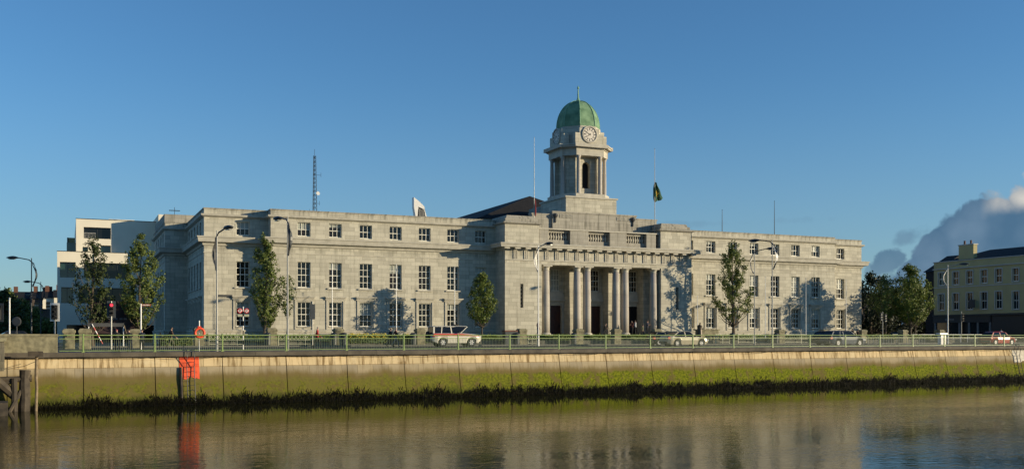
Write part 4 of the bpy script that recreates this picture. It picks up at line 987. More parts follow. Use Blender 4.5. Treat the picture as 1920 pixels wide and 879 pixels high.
for (x, z), lb in zip(((23.36, 7.83), (29.78, 7.96), (35.94, 7.92), (65.32, 5.4), (74.81, 7.8), (80.8, 7.78), (86.99, 7.7)), fpl):
    flagpole(x, 95, .4, z, .05, lb, 'flagpole', 'bare white flagpoles on the lawn')
# lifebuoy on its post
t = thing('lifebuoy', Q(-7.55, .35, 0), 'orange lifebuoy hung on a white pole at the quay edge', 'lifebuoy', rz=QA)
mb = MB().use('lifebuoy'); R_, r_ = .28, .08; v = []; f = []
for i in range(24):
    for j in range(8):
        a, b = 2 * math.pi * i / 24, 2 * math.pi * j / 8; v.append(((R_ + r_ * math.cos(b)) * math.cos(a), -.13 + r_ * math.sin(b), 1.2 + (R_ + r_ * math.cos(b)) * math.sin(a)))
        f.append((i * 8 + j, ((i + 1) % 24) * 8 + j, ((i + 1) % 24) * 8 + (j + 1) % 8, i * 8 + (j + 1) % 8))
mb.add(v, f); mb.build('ring', None, t, smooth=True)
mb = MB().use('white'); mb.tube([(0, 0, 0), (0, 0, 1.98)], .035, 8); mb.build('pole', None, t)
mb = MB().use('lifebuoy'); mb.box(-.1, .1, -.05, .05, 1.5, 1.62); mb.build('bracket', None, t)
# no-parking signs on a banded pole
t = thing('parking_sign', (11.9, 75.5, 0), 'black and white banded pole carrying two round red no-parking signs', 'sign')
mb = MB()
for k in range(9): mb.use('white' if k % 2 == 0 else 'black').lathe([(.035, k * .35), (.035, (k + 1) * .35 - .001)], (0, 0, 0), 8)
mb.build('pole', None, t)
for dx in (-.24, .24):
    mb = MB().use('red'); mb.lathe([(.18, -.04), (.18, -.06), (.02, -.062)], (dx, 0, 2.85), 20, 'y')
    mb.use('white'); mb.lathe([(.135, -.063), (.135, -.07), (.02, -.071)], (dx, 0, 2.85), 20, 'y')
    mb.use('black'); mb.box(dx - .07, dx - .035, -.08, -.072, 2.73, 2.97); mb.box(dx - .035, dx + .06, -.08, -.072, 2.94, 2.97); mb.box(dx - .035, dx + .06, -.08, -.072, 2.84, 2.87); mb.box(dx + .035, dx + .065, -.08, -.072, 2.86, 2.95)
    mb.use('red'); mb.add([(dx - .11, -.084, 2.94), (dx - .09, -.084, 2.96), (dx + .11, -.084, 2.76), (dx + .09, -.084, 2.74)], [(0, 1, 2, 3)])
    mb.build('sign_disc', None, t)
    mb = MB().use('lattice'); mb.box(dx - .17, dx + .17, -.07, -.05, 2.42, 2.58); mb.use('black')
    for z in (2.46, 2.51): mb.box(dx - .14, dx + .14, -.075, -.071, z, z + .015)
    mb.build('time_plate', None, t)
# info sign pole x=585
t = thing('notice_sign', (19.2, 85, 0), 'narrow dark notice board on a thin pole between left wing windows', 'sign')
mb = MB().use('galv'); mb.tube([(0, 0, 0), (0, 0, 3.9)], .035, 8); mb.build('pole', None, t)
mb = MB().use('darkmetal'); mb.box(-.2, .2, -.06, -.03, 2.4, 3.7); mb.build('board', None, t)
t = thing('finger_post', (4.97, 78, 0), 'slim white finger post with small brown arm left of the building', 'sign')
mb = MB().use('white'); mb.tube([(0, 0, 0), (0, 0, 3.35)], .05, 8); mb.build('pole', None, t)
M['brown'] = mat('brown_sign', (.2, .06, .02), .5, .1)
mb = MB().use('brown'); mb.box(.05, .7, -.02, .02, 3.18, 3.34); mb.use('white')
for k in range(5): mb.box(.12 + k * .1, .18 + k * .1, -.024, -.021, 3.23, 3.29)
mb.build('sign_arm', None, t)

def signal(loc, H, heads, label, face=0, pole='galv'):
    t = thing('traffic_light', loc, label, 'traffic light', 'traffic lights at the junctions', rz=face)
    mb = MB().use(pole); mb.tube([(0, 0, 0), (0, 0, H)], .055, 8); mb.build('pole', None, t)
    for dx, z, kind, board in heads:
        mb = MB().use('white' if board == 2 else 'darkmetal'); 
        if board: mb.box(dx - .31, dx + .31, .0, .02, z - .14, z + 1.12)
        mb.use('cable'); mb.bevbox(dx - .2 if board == 2 else dx - .17, dx + (.2 if board == 2 else .17), -.18, -.004, z, z + .98, .03); 
        h = mb.build('signal_head', None, t)
        for i in range(3):
            mb = MB().use('signal_red' if (kind == 'red' and i == 2) else 'tyre' if kind != 'pale' else 'galv'); zz = z + .17 + i * .32; mb.lathe([(.11, -.185), (.1, -.2), (.01, -.205)], (dx, 0, zz), 12, 'y'); mb.build('lens', None, h)
            mb = MB().use('cable' if kind != 'pale' else 'galv'); v = []
            for k in range(7):
                a = math.pi * k / 6; v += [(dx + .13 * math.cos(a), -.18, zz + .13 * math.sin(a)), (dx + .13 * math.cos(a), -.36, zz + .12 * math.sin(a) - .02)]
            mb.add(v, [(2 * k, 2 * k + 1, 2 * k + 3, 2 * k + 2) for k in range(6)]); mb.build('visor', None, h)
    return t
signal((-.75, 76, 0), 2.75, [(0, 2.15, 'off', 2)], 'traffic light with white-edged backing board at the far left', face=R(-18))
signal((3.07, 81, 0), 3.6, [(0, 2.5, 'red', 1)], 'traffic light showing red before the white modern building')
signal((94.8, 97, 0), 4.0, [(-.35, 2.9, 'pale', 0), (.35, 2.75, 'pale', 0)], 'twin-headed traffic light before the shopfront on the right')
signal((108.5, 97, 0), 4.2, [(.15, 2.9, 'off', 0)], 'traffic light in front of the dark shopfront at far right', pole='galv')
signal((-3.55, 76, 0), 3.6, [(-.7, 2.1, 'off', 1)], 'pale pole with dark signal back at the left edge', pole='white', face=R(-20))
mb = MB().use('lead'); mb.lathe([(.28, -.03), (.34, .0), (.02, .01)], (0, 0, 2.0), 18, 'y'); mb.tube([(0, .03, 0), (0, .03, 2.2)], .04, 6)
tag(mb.build('round_sign', None, None, loc=(-3.2, 78, 0), rz=R(-25)), 'grey back of a round road sign at the far left', 'sign')

# stone piers with dark bins
def pier_at(x, y, label, w=.42, h=1.62, z0=.1, rough=False):
    t = thing('stone_pier', (x, y, z0), label, 'stone pier', 'stone piers along the footpath')
    mb = MB().use('pier'); mb.bevbox(-w, w, -w, w, 0, h - .32, .03); mb.build('shaft', None, t)
    mb = MB().use('pier'); mb.bevbox(-w - .06, w + .06, -w - .06, w + .06, h - .318, h - .12, .04); mb.prism([(-w, -w), (w, -w), (w, w), (-w, w)], h - .12, h, .8); mb.build('cap', None, t)
def Ux(x, V):
    s = (x - 960) / 1875; return V * (.4068 + .9135 * s) / (.9135 - .4068 * s)
pl = [(373, 'stone pier behind the lifebuoy at the building corner'), (509, 'stone pier at the foot of the tall tree left of the tall lamp'), (634, 'stone pier right of the walker in red'), (787, 'stone pier right of the walking couple'),
      (978, 'stone pier left of the portico beside the parked car'), (1084, 'stone pier before the second column of the portico'), (1155, 'stone pier before the middle columns of the portico'), (1230, 'stone pier before the rightmost portico column'),
      (1462, 'stone pier right of the paired lamps'), (1545, 'stone pier behind the blue car'), (1616, 'stone pier just past the right corner of the building'), (1693, 'lighter square pier before the right trees'), (1762, 'pier with overgrown top before the shopfront')]
for x, lb in pl: pier_at(Ux(x, 93), 93.0, lb)
for x, y, lb in ((129, 84, 'broad block-built pier beside the parapet end'), (159, 82, 'second patterned pier from the parapet end'), (253, 88, 'pale pier behind the group leaning at the railing')): pier_at(Ux(x, y), y, lb, .42, 1.55, 0)
def bin_at(x, y, lb):
    t = thing('litter_bin', (x, y, .1), lb, 'litter bin', 'dark bins on the footpath')
    mb = MB().use('darkmetal'); mb.lathe([(.24, 0), (.26, .06), (.3, .95), (.31, 1.0)], (0, 0, 0), 14); mb.build('body', None, t)
    mb = MB().use('darkmetal'); mb.lathe([(.33, 1.0), (.33, 1.06), (.2, 1.18), (.02, 1.2)], (0, 0, 0), 14); mb.build('lid', None, t)
for x, lb in ((502, 'dark bin left of the pier under the tall left tree'), (626, 'dark bin left of the pier beside the red walker'), (645, 'second dark bin, right of the pier beside the red walker'), (775, 'dark bin between the couple and their pier'), (969, 'dark bin left of the pier before the portico'),
              (1076, 'dark bin left of the second portico pier'), (1373, 'dark tall bin at the foot of the right wing tree'), (1455, 'dark bin beside the paired lamps')): bin_at(Ux(x, 92.6), 92.6, lb)
mb = MB().use('white'); mb.bevbox(-.42, .42, -.25, .25, 0, 1.15, .04); mb.prism([(-.6, -.32), (.6, -.32), (.6, .32), (-.6, .32)], 1.15, 1.3, .95)
tag(mb.build('utility_cabinet', None, None, loc=(Ux(1766, 84), 84, 0)), 'sunlit white cabinet by the road before the shopfront', 'cabinet')
# big stone seat block by the statue
mb = MB().use('pier'); mb.bevbox(-1.6, 1.1, -.4, .4, 0, 1.5, .05); mb.box(-1.7, 1.2, -.48, .48, 1.5, 1.62); tag(mb.build('stone_plinth', None, None, loc=(Ux(1331, 94.4), 94.6, .1)), 'broad olive stone block right of the bronze statue', 'plinth')
# low lattice fences
def lattice(x0, x1, label):
    t = thing('lattice_fence', (x0, 93.6, .1), label, 'fence', 'low lattice fences along the lawn')
    L = x1 - x0; mb = MB().use('lattice'); n = int(L / .34); st = L / n
    for i in range(n):
        a, b = i * st, (i + 1) * st
        mb.tube([(a, 0, .55), (b, 0, 1.0)], .02, 4); mb.tube([(b, .02, .55), (a, .02, 1.0)], .02, 4)
    mb.build('lattice', None, t)
    mb = MB().use('lattice'); mb.box(0, L, -.025, .025, .5, .55); mb.box(0, L, -.025, .025, 1.0, 1.05); mb.box(0, L, -.02, .02, .12, .16); mb.build('rails', None, t)
    mb = MB().use('lattice'); k = max(2, int(L / 2))
    for i in range(k + 1): mb.box(L * i / k - .03, L * i / k + .03, -.03, .03, 0, 1.12)
    mb.build('posts', None, t)
for a, b, lb in ((392, 496, 'lattice fence before the left end of the building'), (522, 622, 'lattice fence left of the pier by the red walker'), (990, 1006, 'short lattice fence left of the portico'), (1342, 1368, 'short lattice fence right of the stone block'), (1384, 1440, 'lattice fence right of the right wing tree'), (1470, 1535, 'lattice fence behind the blue car end')):
    lattice(Ux(a, 93.6), Ux(b, 93.6), lb)

# flower beds and hedges
def bed(name, x0, x1, y0, y1, z0, z1, n, key, label, cat, seed, flow=0):
    r = random.Random(seed); L = x1 - x0; mb = MB().use(key)
    for k in range(n):
        x = r.uniform(0, L); y = r.uniform(0, y1 - y0); z = r.uniform(0, z1 - z0) * (.75 + .3 * noise.noise(Vector((x, y, 0)))); s_ = r.uniform(.04, .11); d = Vector((r.gauss(0, 1), r.gauss(0, 1), r.gauss(0, 1))).normalized(); e = d.orthogonal().normalized()
        f = d.cross(e); c = Vector((x, y, z)); mb.add([c - e * s_, c + f * s_ * .6, c + e * s_, c - f * s_ * .6], [(0, 1, 2, 3)])
    t = thing(name, (x0, y0, z0), label, cat); mb.build('foliage', None, t)
    mb = MB().use('leaf_hedge'); mb.prism([(.15, .15), (L - .15, .15), (L - .15, y1 - y0 - .15), (.15, y1 - y0 - .15)], 0, (z1 - z0) * .7, .98); mb.build('inner_growth', None, t)
    if flow:
        mb = MB().use('flower')
        for k in range(flow):
            x = r.uniform(0, L); y = r.uniform(-.05, y1 - y0); z = (z1 - z0) * r.uniform(.45, 1.05); s_ = r.uniform(.05, .1)
            mb.lathe([(.01, 0), (s_, .02), (s_ * .6, .06), (.01, .07)], (x, y, z), 5)
        mb.build('blooms', None, t)
bed('flower_bed', Ux(655, 94), Ux(724, 94), 93.7, 94.8, .3, 1.15, 2600, 'leaf_bright', 'bed of yellow flowers left of the walking couple', 'flower bed', 1, 420)
bed('flower_bed', Ux(758, 94), Ux(806, 94), 93.7, 94.8, .3, 1.15, 1800, 'leaf_bright', 'bed of yellow flowers between couple and rescue vehicle', 'flower bed', 2, 260)
bed('hedge', Ux(1012, 95), Ux(1076, 95), 94.8, 96.2, .3, 1.15, 3000, 'leaf_bright', 'clipped green shrubs before the left half of the portico', 'hedge', 3)
bed('hedge', Ux(1094, 95), Ux(1146, 95), 94.8, 96.2, .3, 1.1, 2400, 'leaf_bright', 'clipped green shrubs before the middle of the portico', 'hedge', 4)
bed('hedge', Ux(1166, 95), Ux(1222, 95), 94.8, 96.2, .3, 1.1, 2400, 'leaf_bright', 'clipped green shrubs before the right half of the portico', 'hedge', 5)
bed('hedge', Ux(1465, 95), Ux(1530, 95), 94.8, 96.2, .3, 1.2, 2400, 'leaf_bright', 'low green shrubs in front of the right wing', 'hedge', 6)
bed('hedge', Ux(300, 92), Ux(362, 92), 92, 93.2, .1, 1.05, 2600, 'leaf', 'dark hedge at the shaded left corner of the building', 'hedge', 7)
# bike hoops at the right
t0 = None
for i in range(12):
    x = Ux(1628 + i * 9.6, 88)
    if t0 is None:
        mb = MB().use('galv'); mb.tube([(0, 0, 0), (0, 0, .7), (.12, 0, .95), (.5, 0, 1.0), (.75, 0, .85), (.8, 0, .6), (.8, 0, 0)], .03, 6); o = mb.build('bike_stand', None, None); t0 = o
    else: o = t0.copy(); COL.objects.link(o)
    o.location = (x, 88, 0); o.rotation_euler.z = R(65); o['label'] = 'slanting steel bike hoop in the row before the right trees'; o['category'] = 'bike stand'; o['group'] = 'row of bike hoops'
# white guard rail by the side road
mb = MB().use('white')
for i in range(14): x = 99.5 + i * 1.35; mb.tube([(x, 100, 0), (x, 100, 1.15)], .035, 6)
mb.tube([(99.5, 100, 1.15), (117, 100, 1.15)], .035, 6); mb.tube([(99.5, 100, .6), (117, 100, .6)], .025, 6)
tag(mb.build('guard_rail'), 'white pedestrian guard rail beyond the bike hoops', 'guard rail')
# barrier / trailer frame before the white building
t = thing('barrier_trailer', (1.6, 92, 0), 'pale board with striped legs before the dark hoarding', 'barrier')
mb = MB().use('lead'); mb.box(0, 2.9, -.05, .05, 1.78, 2.08); mb.build('board', None, t)  # dark lead tone puts shade into the colour of this pale board
for x in (.1, 2.85): mb = MB().use('white'); mb.tube([(x, 0, 0), (x, 0, 1.8)], .045, 6); mb.build('leg', None, t)
mb = MB()
for k in range(6): mb.use('white' if k % 2 == 0 else 'red').tube([(.35 + .14 * k, -.1, 2 - .28 * k), (.35 + .14 * (k + 1), -.1, 2 - .28 * (k + 1))], .045, 6)
mb.build('striped_strut', None, t)
mb = MB().use('timber_light'); mb.tube([(2.9, -.1, 1.9), (3.3, -.2, .4)], .03, 5); mb.build('brace', None, t)
mb = MB().use('darkred'); mb.box(0, 4.1, 0, .12, 1.2, 4.1); mb.use('darkmetal'); mb.box(4.0, 4.15, -.06, .14, 0, 4.15); mb.box(-.05, .1, .02, .18, 0, 4.1)
mb.use('shoptrim')
for i, w_ in enumerate((.25, .2, .3, .16, .26, .3)): mb.box(1.0 + i * .34, 1.0 + i * .34 + w_, -.012, -.003, 2.45, 2.6)
for i in range(4): mb.box(1.15 + i * .45, 1.45 + i * .45, -.012, -.003, 2.1, 2.16)
tag(mb.build('hoarding', None, None, loc=(2.0, 97, 0)), 'dark maroon hoarding with faint lettering below the left tree', 'hoarding')
# tent-like black A-frame
mb = MB().use('cable'); mb.tube([(-.5, 0, 0), (0, 0, 1.25)], .035, 5); mb.tube([(.55, 0, 0), (0, 0, 1.25)], .035, 5); mb.tube([(-.25, 0, .6), (.28, 0, .6)], .03, 5); mb.tube([(0, .5, 0), (0, 0, 1.25)], .035, 5)
tag(mb.build('folding_frame', None, None, loc=(6.8, 84, .0)), 'black folding A-frame stand near the dark flank', 'folding frame')
# ================================================================ neighbouring buildings
WO = (0, 152, 0)  # office numbers below are a nearer layout scaled up about the camera
wb = thing('office_building', WO, 'white modern office block with large dark recessed windows, left of the civic building', 'building')
mb = MB().use('render'); V, U2 = 152, 153.4
low = [(-.86, 1.15, 9.05, 11.2, 2), (2.2, 8.05, 9.05, 11.2, 4), (-.7, .8, 5.5, 7.7, 2), (1.55, 8.85, 5.5, 7.7, 5), (10.6, 12.4, 5.5, 7.7, 2)]
upp = [(2.2, 5.75, 14.7, 16.3, 2), (4.4, 5.75, 12.75, 13.8, 1), (2.05, 2.75, 12.85, 13.5, 1)]
wall(mb, fn_front(V), -1.2, 13.8, 2.5, 12.65, [w[:4] for w in low], 1.0)
wall(mb, fn_front(V), -1.2, 13.8, 0, 2.5, [(0, 12.5, 0, 2.49)], 1.5)
for x in (-1.2, 13.8): mb.add([(x, V, 0), (x, 180, 0), (x, 180, 12.65), (x, V, 12.65)], [(0, 1, 2, 3)])
mb.add([(-1.2, V, 12.65), (13.8, V, 12.65), (13.8, 180, 12.65), (-1.2, 180, 12.65)], [(0, 1, 2, 3)])
wall(mb, fn_front(U2), 1.2, 13.8, 12.66, 17.4, [w[:4] for w in upp], .9)
mb.add([(1.2, U2, 12.66), (1.2, 180, 12.66), (1.2, 180, 17.4), (1.2, U2, 17.4)], [(0, 1, 2, 3)]); mb.add([(1.2, U2, 17.4), (13.8, U2, 17.4), (13.8, 180, 17.4), (1.2, 180, 17.4)], [(0, 1, 2, 3)])
mb.box(11.85, 15.5, 149.4, 180.2, 0, 18.1); mb.box(5.6, 9.1, 157, 163, 17.41, 17.95)
mb.build('wall', None, wb, org=WO)
mb = MB().use('darkmetal'); mb.box(-1.26, 11.84, V - .06, V + .1, 12.652, 12.73); mb.build('roof_edge', None, wb, org=WO)
mb = MB().use('darkmetal'); mb.box(1.14, 11.84, U2 - .06, U2 + .1, 17.403, 17.48); mb.build('roof_edge', None, wb, org=WO)
M['glass_green'] = mat('green_tinted_glass', (.02, .05, .045), .06, .4, .4, spec=.7)
def bigwin(x0, x1, z0, z1, y, n):
    mb = MB().use('darkmetal')
    for k in range(n + 1): x = x0 + (x1 - x0) * k / n; mb.box(x - .03, x + .03, y - .04, y + .04, z0, z1)
    mb.box(x0 + .03, x1 - .03, y - .03, y + .03, z0, z0 + .06); mb.box(x0 + .03, x1 - .03, y - .03, y + .03, z1 - .06, z1); o = mb.build('window', None, wb, org=WO)
    mb = MB().use('glass_green' if x1 - x0 < 2.2 else 'glass'); mb.box(x0, x1, y + .05, y + .07, z0, z1); mb.build('pane', None, o, org=WO)
for w in low: bigwin(*w[:4], V + .85, w[4])
for w in upp: bigwin(*w[:4], U2 + .7, w[4])
bigwin(0, 12.5, 0, 2.49, V + 1.4, 5)
mb = MB().use('galv')
for k in range(9): mb.box(2.25 + k * .18, 2.3 + k * .18, U2 + .1, U2 + .14, 14.72, 15.5)
mb.box(2.25, 3.74, U2 + .095, U2 + .145, 15.45, 15.52); mb.build('balcony_rail', None, wb, org=WO)
mb = MB().use('white'); mb.box(3.75, 3.84, V - .3, V - .2, 9.3, 12.5); mb.build('downpipe', None, wb, org=WO)
mb = MB().use('glass_green'); mb.box(.0, 1.19, 154.4, 156.5, 12.66, 14.1); mb.use('cream').box(.25, 1.1, 156.7, 159, 12.66, 15.0); mb.use('darkmetal').tube([(.15, 155.5, 14.1), (.15, 155.5, 14.9)], .12, 6); mb.build('roof_plant', None, wb, org=WO)

YO = (126, 108, 0); ybx = 126
yb = thing('terrace_building', YO, 'three-storey cream terrace with white-trimmed sash windows and dark shopfronts, far right', 'building')
fy = lambda a, z, d: (ybx + d, a, z)
yw1, yw2 = [116.5, 113.72, 111.11, 108.5, 105.9], [103.0, 100.3, 97.6]
mb = MB().use('cream')
hs = [(y - .55, y + .55, *zz) for y in yw1 for zz in ((4.95, 7.5), (8.85, 10.85))] + [(y - .5, y + .5, *zz) for y in yw2 for zz in ((4.8, 7.4), (8.85, 10.75))]
wall(mb, fy, 95, 118, 4.2, 12.5, hs, .22)
mb.add([(ybx, 95, 0), (ybx + 12, 95, 0), (ybx + 12, 95, 12.5), (ybx, 95, 12.5)], [(0, 1, 2, 3)]); mb.add([(ybx, 118, 0), (ybx + 12, 118, 0), (ybx + 12, 118, 12.5), (ybx, 118, 12.5)], [(0, 1, 2, 3)])
mb.add([(ybx + 12, 95, 0), (ybx + 12, 118, 0), (ybx + 12, 118, 12.5), (ybx + 12, 95, 12.5)], [(0, 1, 2, 3)])
mb.build('wall', None, yb, org=YO)
for y in yw1 + yw2:
    for z0, z1 in (((4.95, 7.5), (8.85, 10.85)) if y in yw1 else ((4.8, 7.4), (8.85, 10.75))):
        w = .55 if y in yw1 else .5
        mb = MB().use('cream_trim'); t_ = .16
        mb.box(ybx - .05, ybx - .003, y - w - t_, y - w, z0 - .1, z1 + t_); mb.box(ybx - .05, ybx - .003, y + w, y + w + t_, z0 - .1, z1 + t_); mb.box(ybx - .05, ybx - .003, y - w, y + w, z1, z1 + t_); mb.box(ybx - .1, ybx - .003, y - w, y + w, z0 - .1, z0)
        mb.use('frame'); x = ybx + .16; mb.box(x, x + .05, y - w, y - w + .07, z0, z1); mb.box(x, x + .05, y + w - .07, y + w, z0, z1); mb.box(x, x + .06, y - w + .07, y + w - .07, (z0 + z1) / 2 - .04, (z0 + z1) / 2 + .04); mb.box(x, x + .05, y - w + .07, y + w - .07, z0, z0 + .1); mb.box(x + .01, x + .04, y - .018, y + .018, z0 + .1, z1)
        o = mb.build('window', None, yb, org=YO); mb = MB().use(rnd.choice(('glass', 'glass', 'glass_warm'))); mb.box(ybx + .2, ybx + .215, y - w, y + w, z0, z1); mb.build('pane', None, o, org=YO)
mb = MB().use('cream_trim'); mb.box(ybx - .08, ybx - .004, 95, 118, 8.45, 8.6); mb.box(ybx - .2, ybx - .004, 95, 118.1, 11.35, 11.5); mb.box(ybx - .12, ybx + .3, 95, 118.1, 12.502, 12.62); mb.build('string_course', None, yb, org=YO)
mb = MB().use('slate'); mb.add([(ybx + .4, 95, 12.4), (ybx + .4, 118, 12.4), (ybx + 6, 112.5, 14.4), (ybx + 6, 95, 14.4), (ybx + 12, 95, 12.4), (ybx + 12, 118, 12.4)], [(0, 1, 2, 3), (3, 2, 5, 4), (1, 5, 2)]); roof = mb.build('roof', None, yb, org=YO)
mb = MB().use('cream'); mb.box(ybx + 1.6, ybx + 2.4, 111.8, 114.6, 12.7, 15.0); mb.use('cream_trim'); mb.box(ybx + 1.5, ybx + 2.5, 111.7, 114.7, 15.0, 15.15); mb.use('terracotta')
for y in (112.6, 113.8): mb.lathe([(.16, 15.15), (.14, 15.7), (.17, 15.75)], (ybx + 2, y, 0), 8)
mb.build('chimney', None, yb, org=YO)
mb = MB().use('terracotta'); mb.box(ybx + 1.4, ybx + 2.6, 100.6, 102.6, 12.6, 15.6)
for y in (101.2, 102.0): mb.lathe([(.18, 15.6), (.15, 16.2), (.18, 16.25)], (ybx + 2, y, 0), 8)
mb.build('chimney', None, yb, org=YO)
# shopfront
mb = MB().use('shopfront'); mb.box(ybx - .02, ybx + .3, 95, 107.2, 0, 4.3); mb.box(ybx - .35, ybx - .02, 95, 118, 4.0, 4.25); mb.box(ybx - .15, ybx + .2, 107.2, 118, 3.0, 4.0); mb.box(ybx + .5, ybx + .6, 107.2, 118, 0, 3.0)
mb.use('shoptrim')
for y in (107.4, 109.6, 111.2, 113.0, 115.2, 117.7): mb.box(ybx - .06, ybx + .2, y - .15, y + .15, 0, 2.998)
for y0, y1 in ((109.8, 111.0), (113.2, 115.0), (115.4, 117.5)): mb.box(ybx + .05, ybx + .2, y0, y1, 0, .55)
mb.use('glass')
for y0, y1 in ((107.6, 109.4), (109.8, 111.0), (113.2, 115.0), (115.4, 117.5)): mb.box(ybx + .1, ybx + .14, y0, y1, .56, 2.99)
mb.use('shoptrim')
yy = 115.6
for w_ in (.22, .16, .2, .14, .18, .2, .16): mb.box(ybx - .17, ybx - .153, yy - w_, yy, 3.35, 3.62); yy -= w_ + .07
mb.build('shopfront', None, yb, org=YO)
mb = MB().use('shopfront'); mb.box(ybx - .9, ybx - .82, 109.4, 110.5, 5.2, 6.4); mb.box(ybx - .8, ybx - .003, 109.9, 110.0, 6.3, 6.36); mb.build('hanging_sign', None, yb, org=YO)
# darker terraces behind the right trees
t = thing('brick_terrace', (104, 150, 0), 'dark low terrace behind the right-hand trees', 'building')
M['dull_brick'] = ashlar('dull_brick', (.10, .07, .055), (.075, .055, .045), (.06, .05, .045), .25, .09)
mb = MB().use('dull_brick'); wall(mb, fn_front(150), 104, 150, 0, 6.2, [(x, x + 1.1, 3.2, 5) for x in range(106, 146, 3)] + [(x, x + 1.3, .3, 2.4) for x in range(107, 146, 5)], .2); mb.add([(104, 150, 0), (104, 160, 0), (104, 160, 6.2), (104, 150, 6.2)], [(0, 1, 2, 3)]); mb.build('wall', None, t, org=(104, 150, 0))
for x in range(106, 146, 3):
    mb = MB().use('frame'); mb.box(x, x + .07, 150.1, 150.16, 3.2, 5); mb.box(x + 1.03, x + 1.1, 150.1, 150.16, 3.2, 5); mb.box(x + .07, x + 1.03, 150.1, 150.16, 4.05, 4.12); mb.box(x + .07, x + 1.03, 150.1, 150.16, 3.2, 3.3); mb.box(x + .52, x + .57, 150.11, 150.15, 3.3, 4.99)
    o = mb.build('window', None, t, org=(104, 150, 0)); mb = MB().use('glass'); mb.box(x, x + 1.1, 150.17, 150.19, 3.2, 5); mb.build('pane', None, o, org=(104, 150, 0))
mb = MB().use('slate'); mb.add([(103.6, 149.7, 6.2), (151, 149.7, 6.2), (151, 155, 9.6), (103.6, 155, 9.6), (103.6, 160, 6.2), (151, 160, 6.2)], [(0, 1, 2, 3), (3, 2, 5, 4), (0, 3, 4)]); mb.build('roof', None, t, org=(104, 150, 0))
t = thing('gabled_house', (127, 130, 0), 'dark gabled building between the trees and the cream terrace', 'building')
mb = MB().use('slate'); mb.box(127, 138, 118.3, 120.6, 0, 11.2); mb.build('wall', None, t, org=(127, 130, 0)); mb = MB().use('slate'); mb.add([(126.7, 118.3, 11.2), (138.3, 118.3, 11.2), (138.3, 120.9, 11.2), (126.7, 120.9, 11.2), (132, 118.3, 14), (132, 120.9, 14)], [(0, 1, 4), (1, 2, 5, 4), (3, 0, 4, 5), (2, 3, 5)]); mb.build('roof', None, t, org=(127, 130, 0))
# far houses at the left
def house(x, y, w, h, d, rh, label, key='render', nwin=3, face=0):
    t = thing('house', (x, y, 0), label, 'house', 'far houses at the left', rz=face)
    mb = MB().use(key); hs = [(.6 + i * w / nwin, 1.5 + i * w / nwin, z, z + 1.3) for i in range(nwin) for z in (h - 2.2, h - 5)]
    wall(mb, lambda a, z, dd: (a, dd, z), 0, w, 0, h, hs, .15); mb.add([(0, 0, 0), (0, d, 0), (0, d, h), (0, d / 2, h + rh), (0, 0, h)], [(0, 1, 2, 3, 4)]); mb.add([(w, 0, 0), (w, d, 0), (w, d, h), (w, d / 2, h + rh), (w, 0, h)], [(0, 1, 2, 3, 4)]); mb.build('wall', None, t)
    mb = MB().use('slate'); mb.add([(-.2, -.3, h - .1), (w + .2, -.3, h - .1), (w + .2, d / 2, h + rh + .05), (-.2, d / 2, h + rh + .05), (-.2, d + .3, h - .1), (w + .2, d + .3, h - .1)], [(0, 1, 2, 3), (3, 2, 5, 4)]); r_ = mb.build('roof', None, t)
    for cx in (.8, w - .8): mb = MB().use('terracotta'); mb.box(cx - .4, cx + .4, d / 2 - .5, d / 2 + .5, h + rh - .6, h + rh + 1.1); mb.build('chimney', None, r_)
    for (a, b, z0, z1) in hs: 
        mb = MB().use('frame'); mb.box(a, b, .1, .14, (z0 + z1) / 2 - .04, (z0 + z1) / 2 + .04); o = mb.build('window', None, t); mb = MB().use('glass'); mb.box(a, b, .15, .17, z0, z1); mb.build('pane', None, o)
def P(x, V): return Ux(x, V)
house(P(80, 230), 230, 5.6, 8.9, 8, 1.5, 'white far house with dark windows left of the office block', 'render', 2)
house(P(58, 231), 231, 4.4, 8.8, 8, 1.5, 'brownish far house in the middle of the distant terrace', 'dull_brick', 2)
house(P(20, 232), 232, 7.2, 8.7, 8, 1.5, 'leftmost far terrace house, mostly behind trees', 'dull_brick', 3)
house(P(101, 226), 229, 4.6, 9.0, 9, 1.6, 'far house with lit cream gable against the office block', 'render', 1)
mb = MB().use('dull_brick'); mb.box(0, 14, 0, .4, 0, 5.6); tag(mb.build('boundary_wall', None, None, loc=(P(52, 190), 190, 0)), 'dark boundary wall below the far white houses', 'wall')

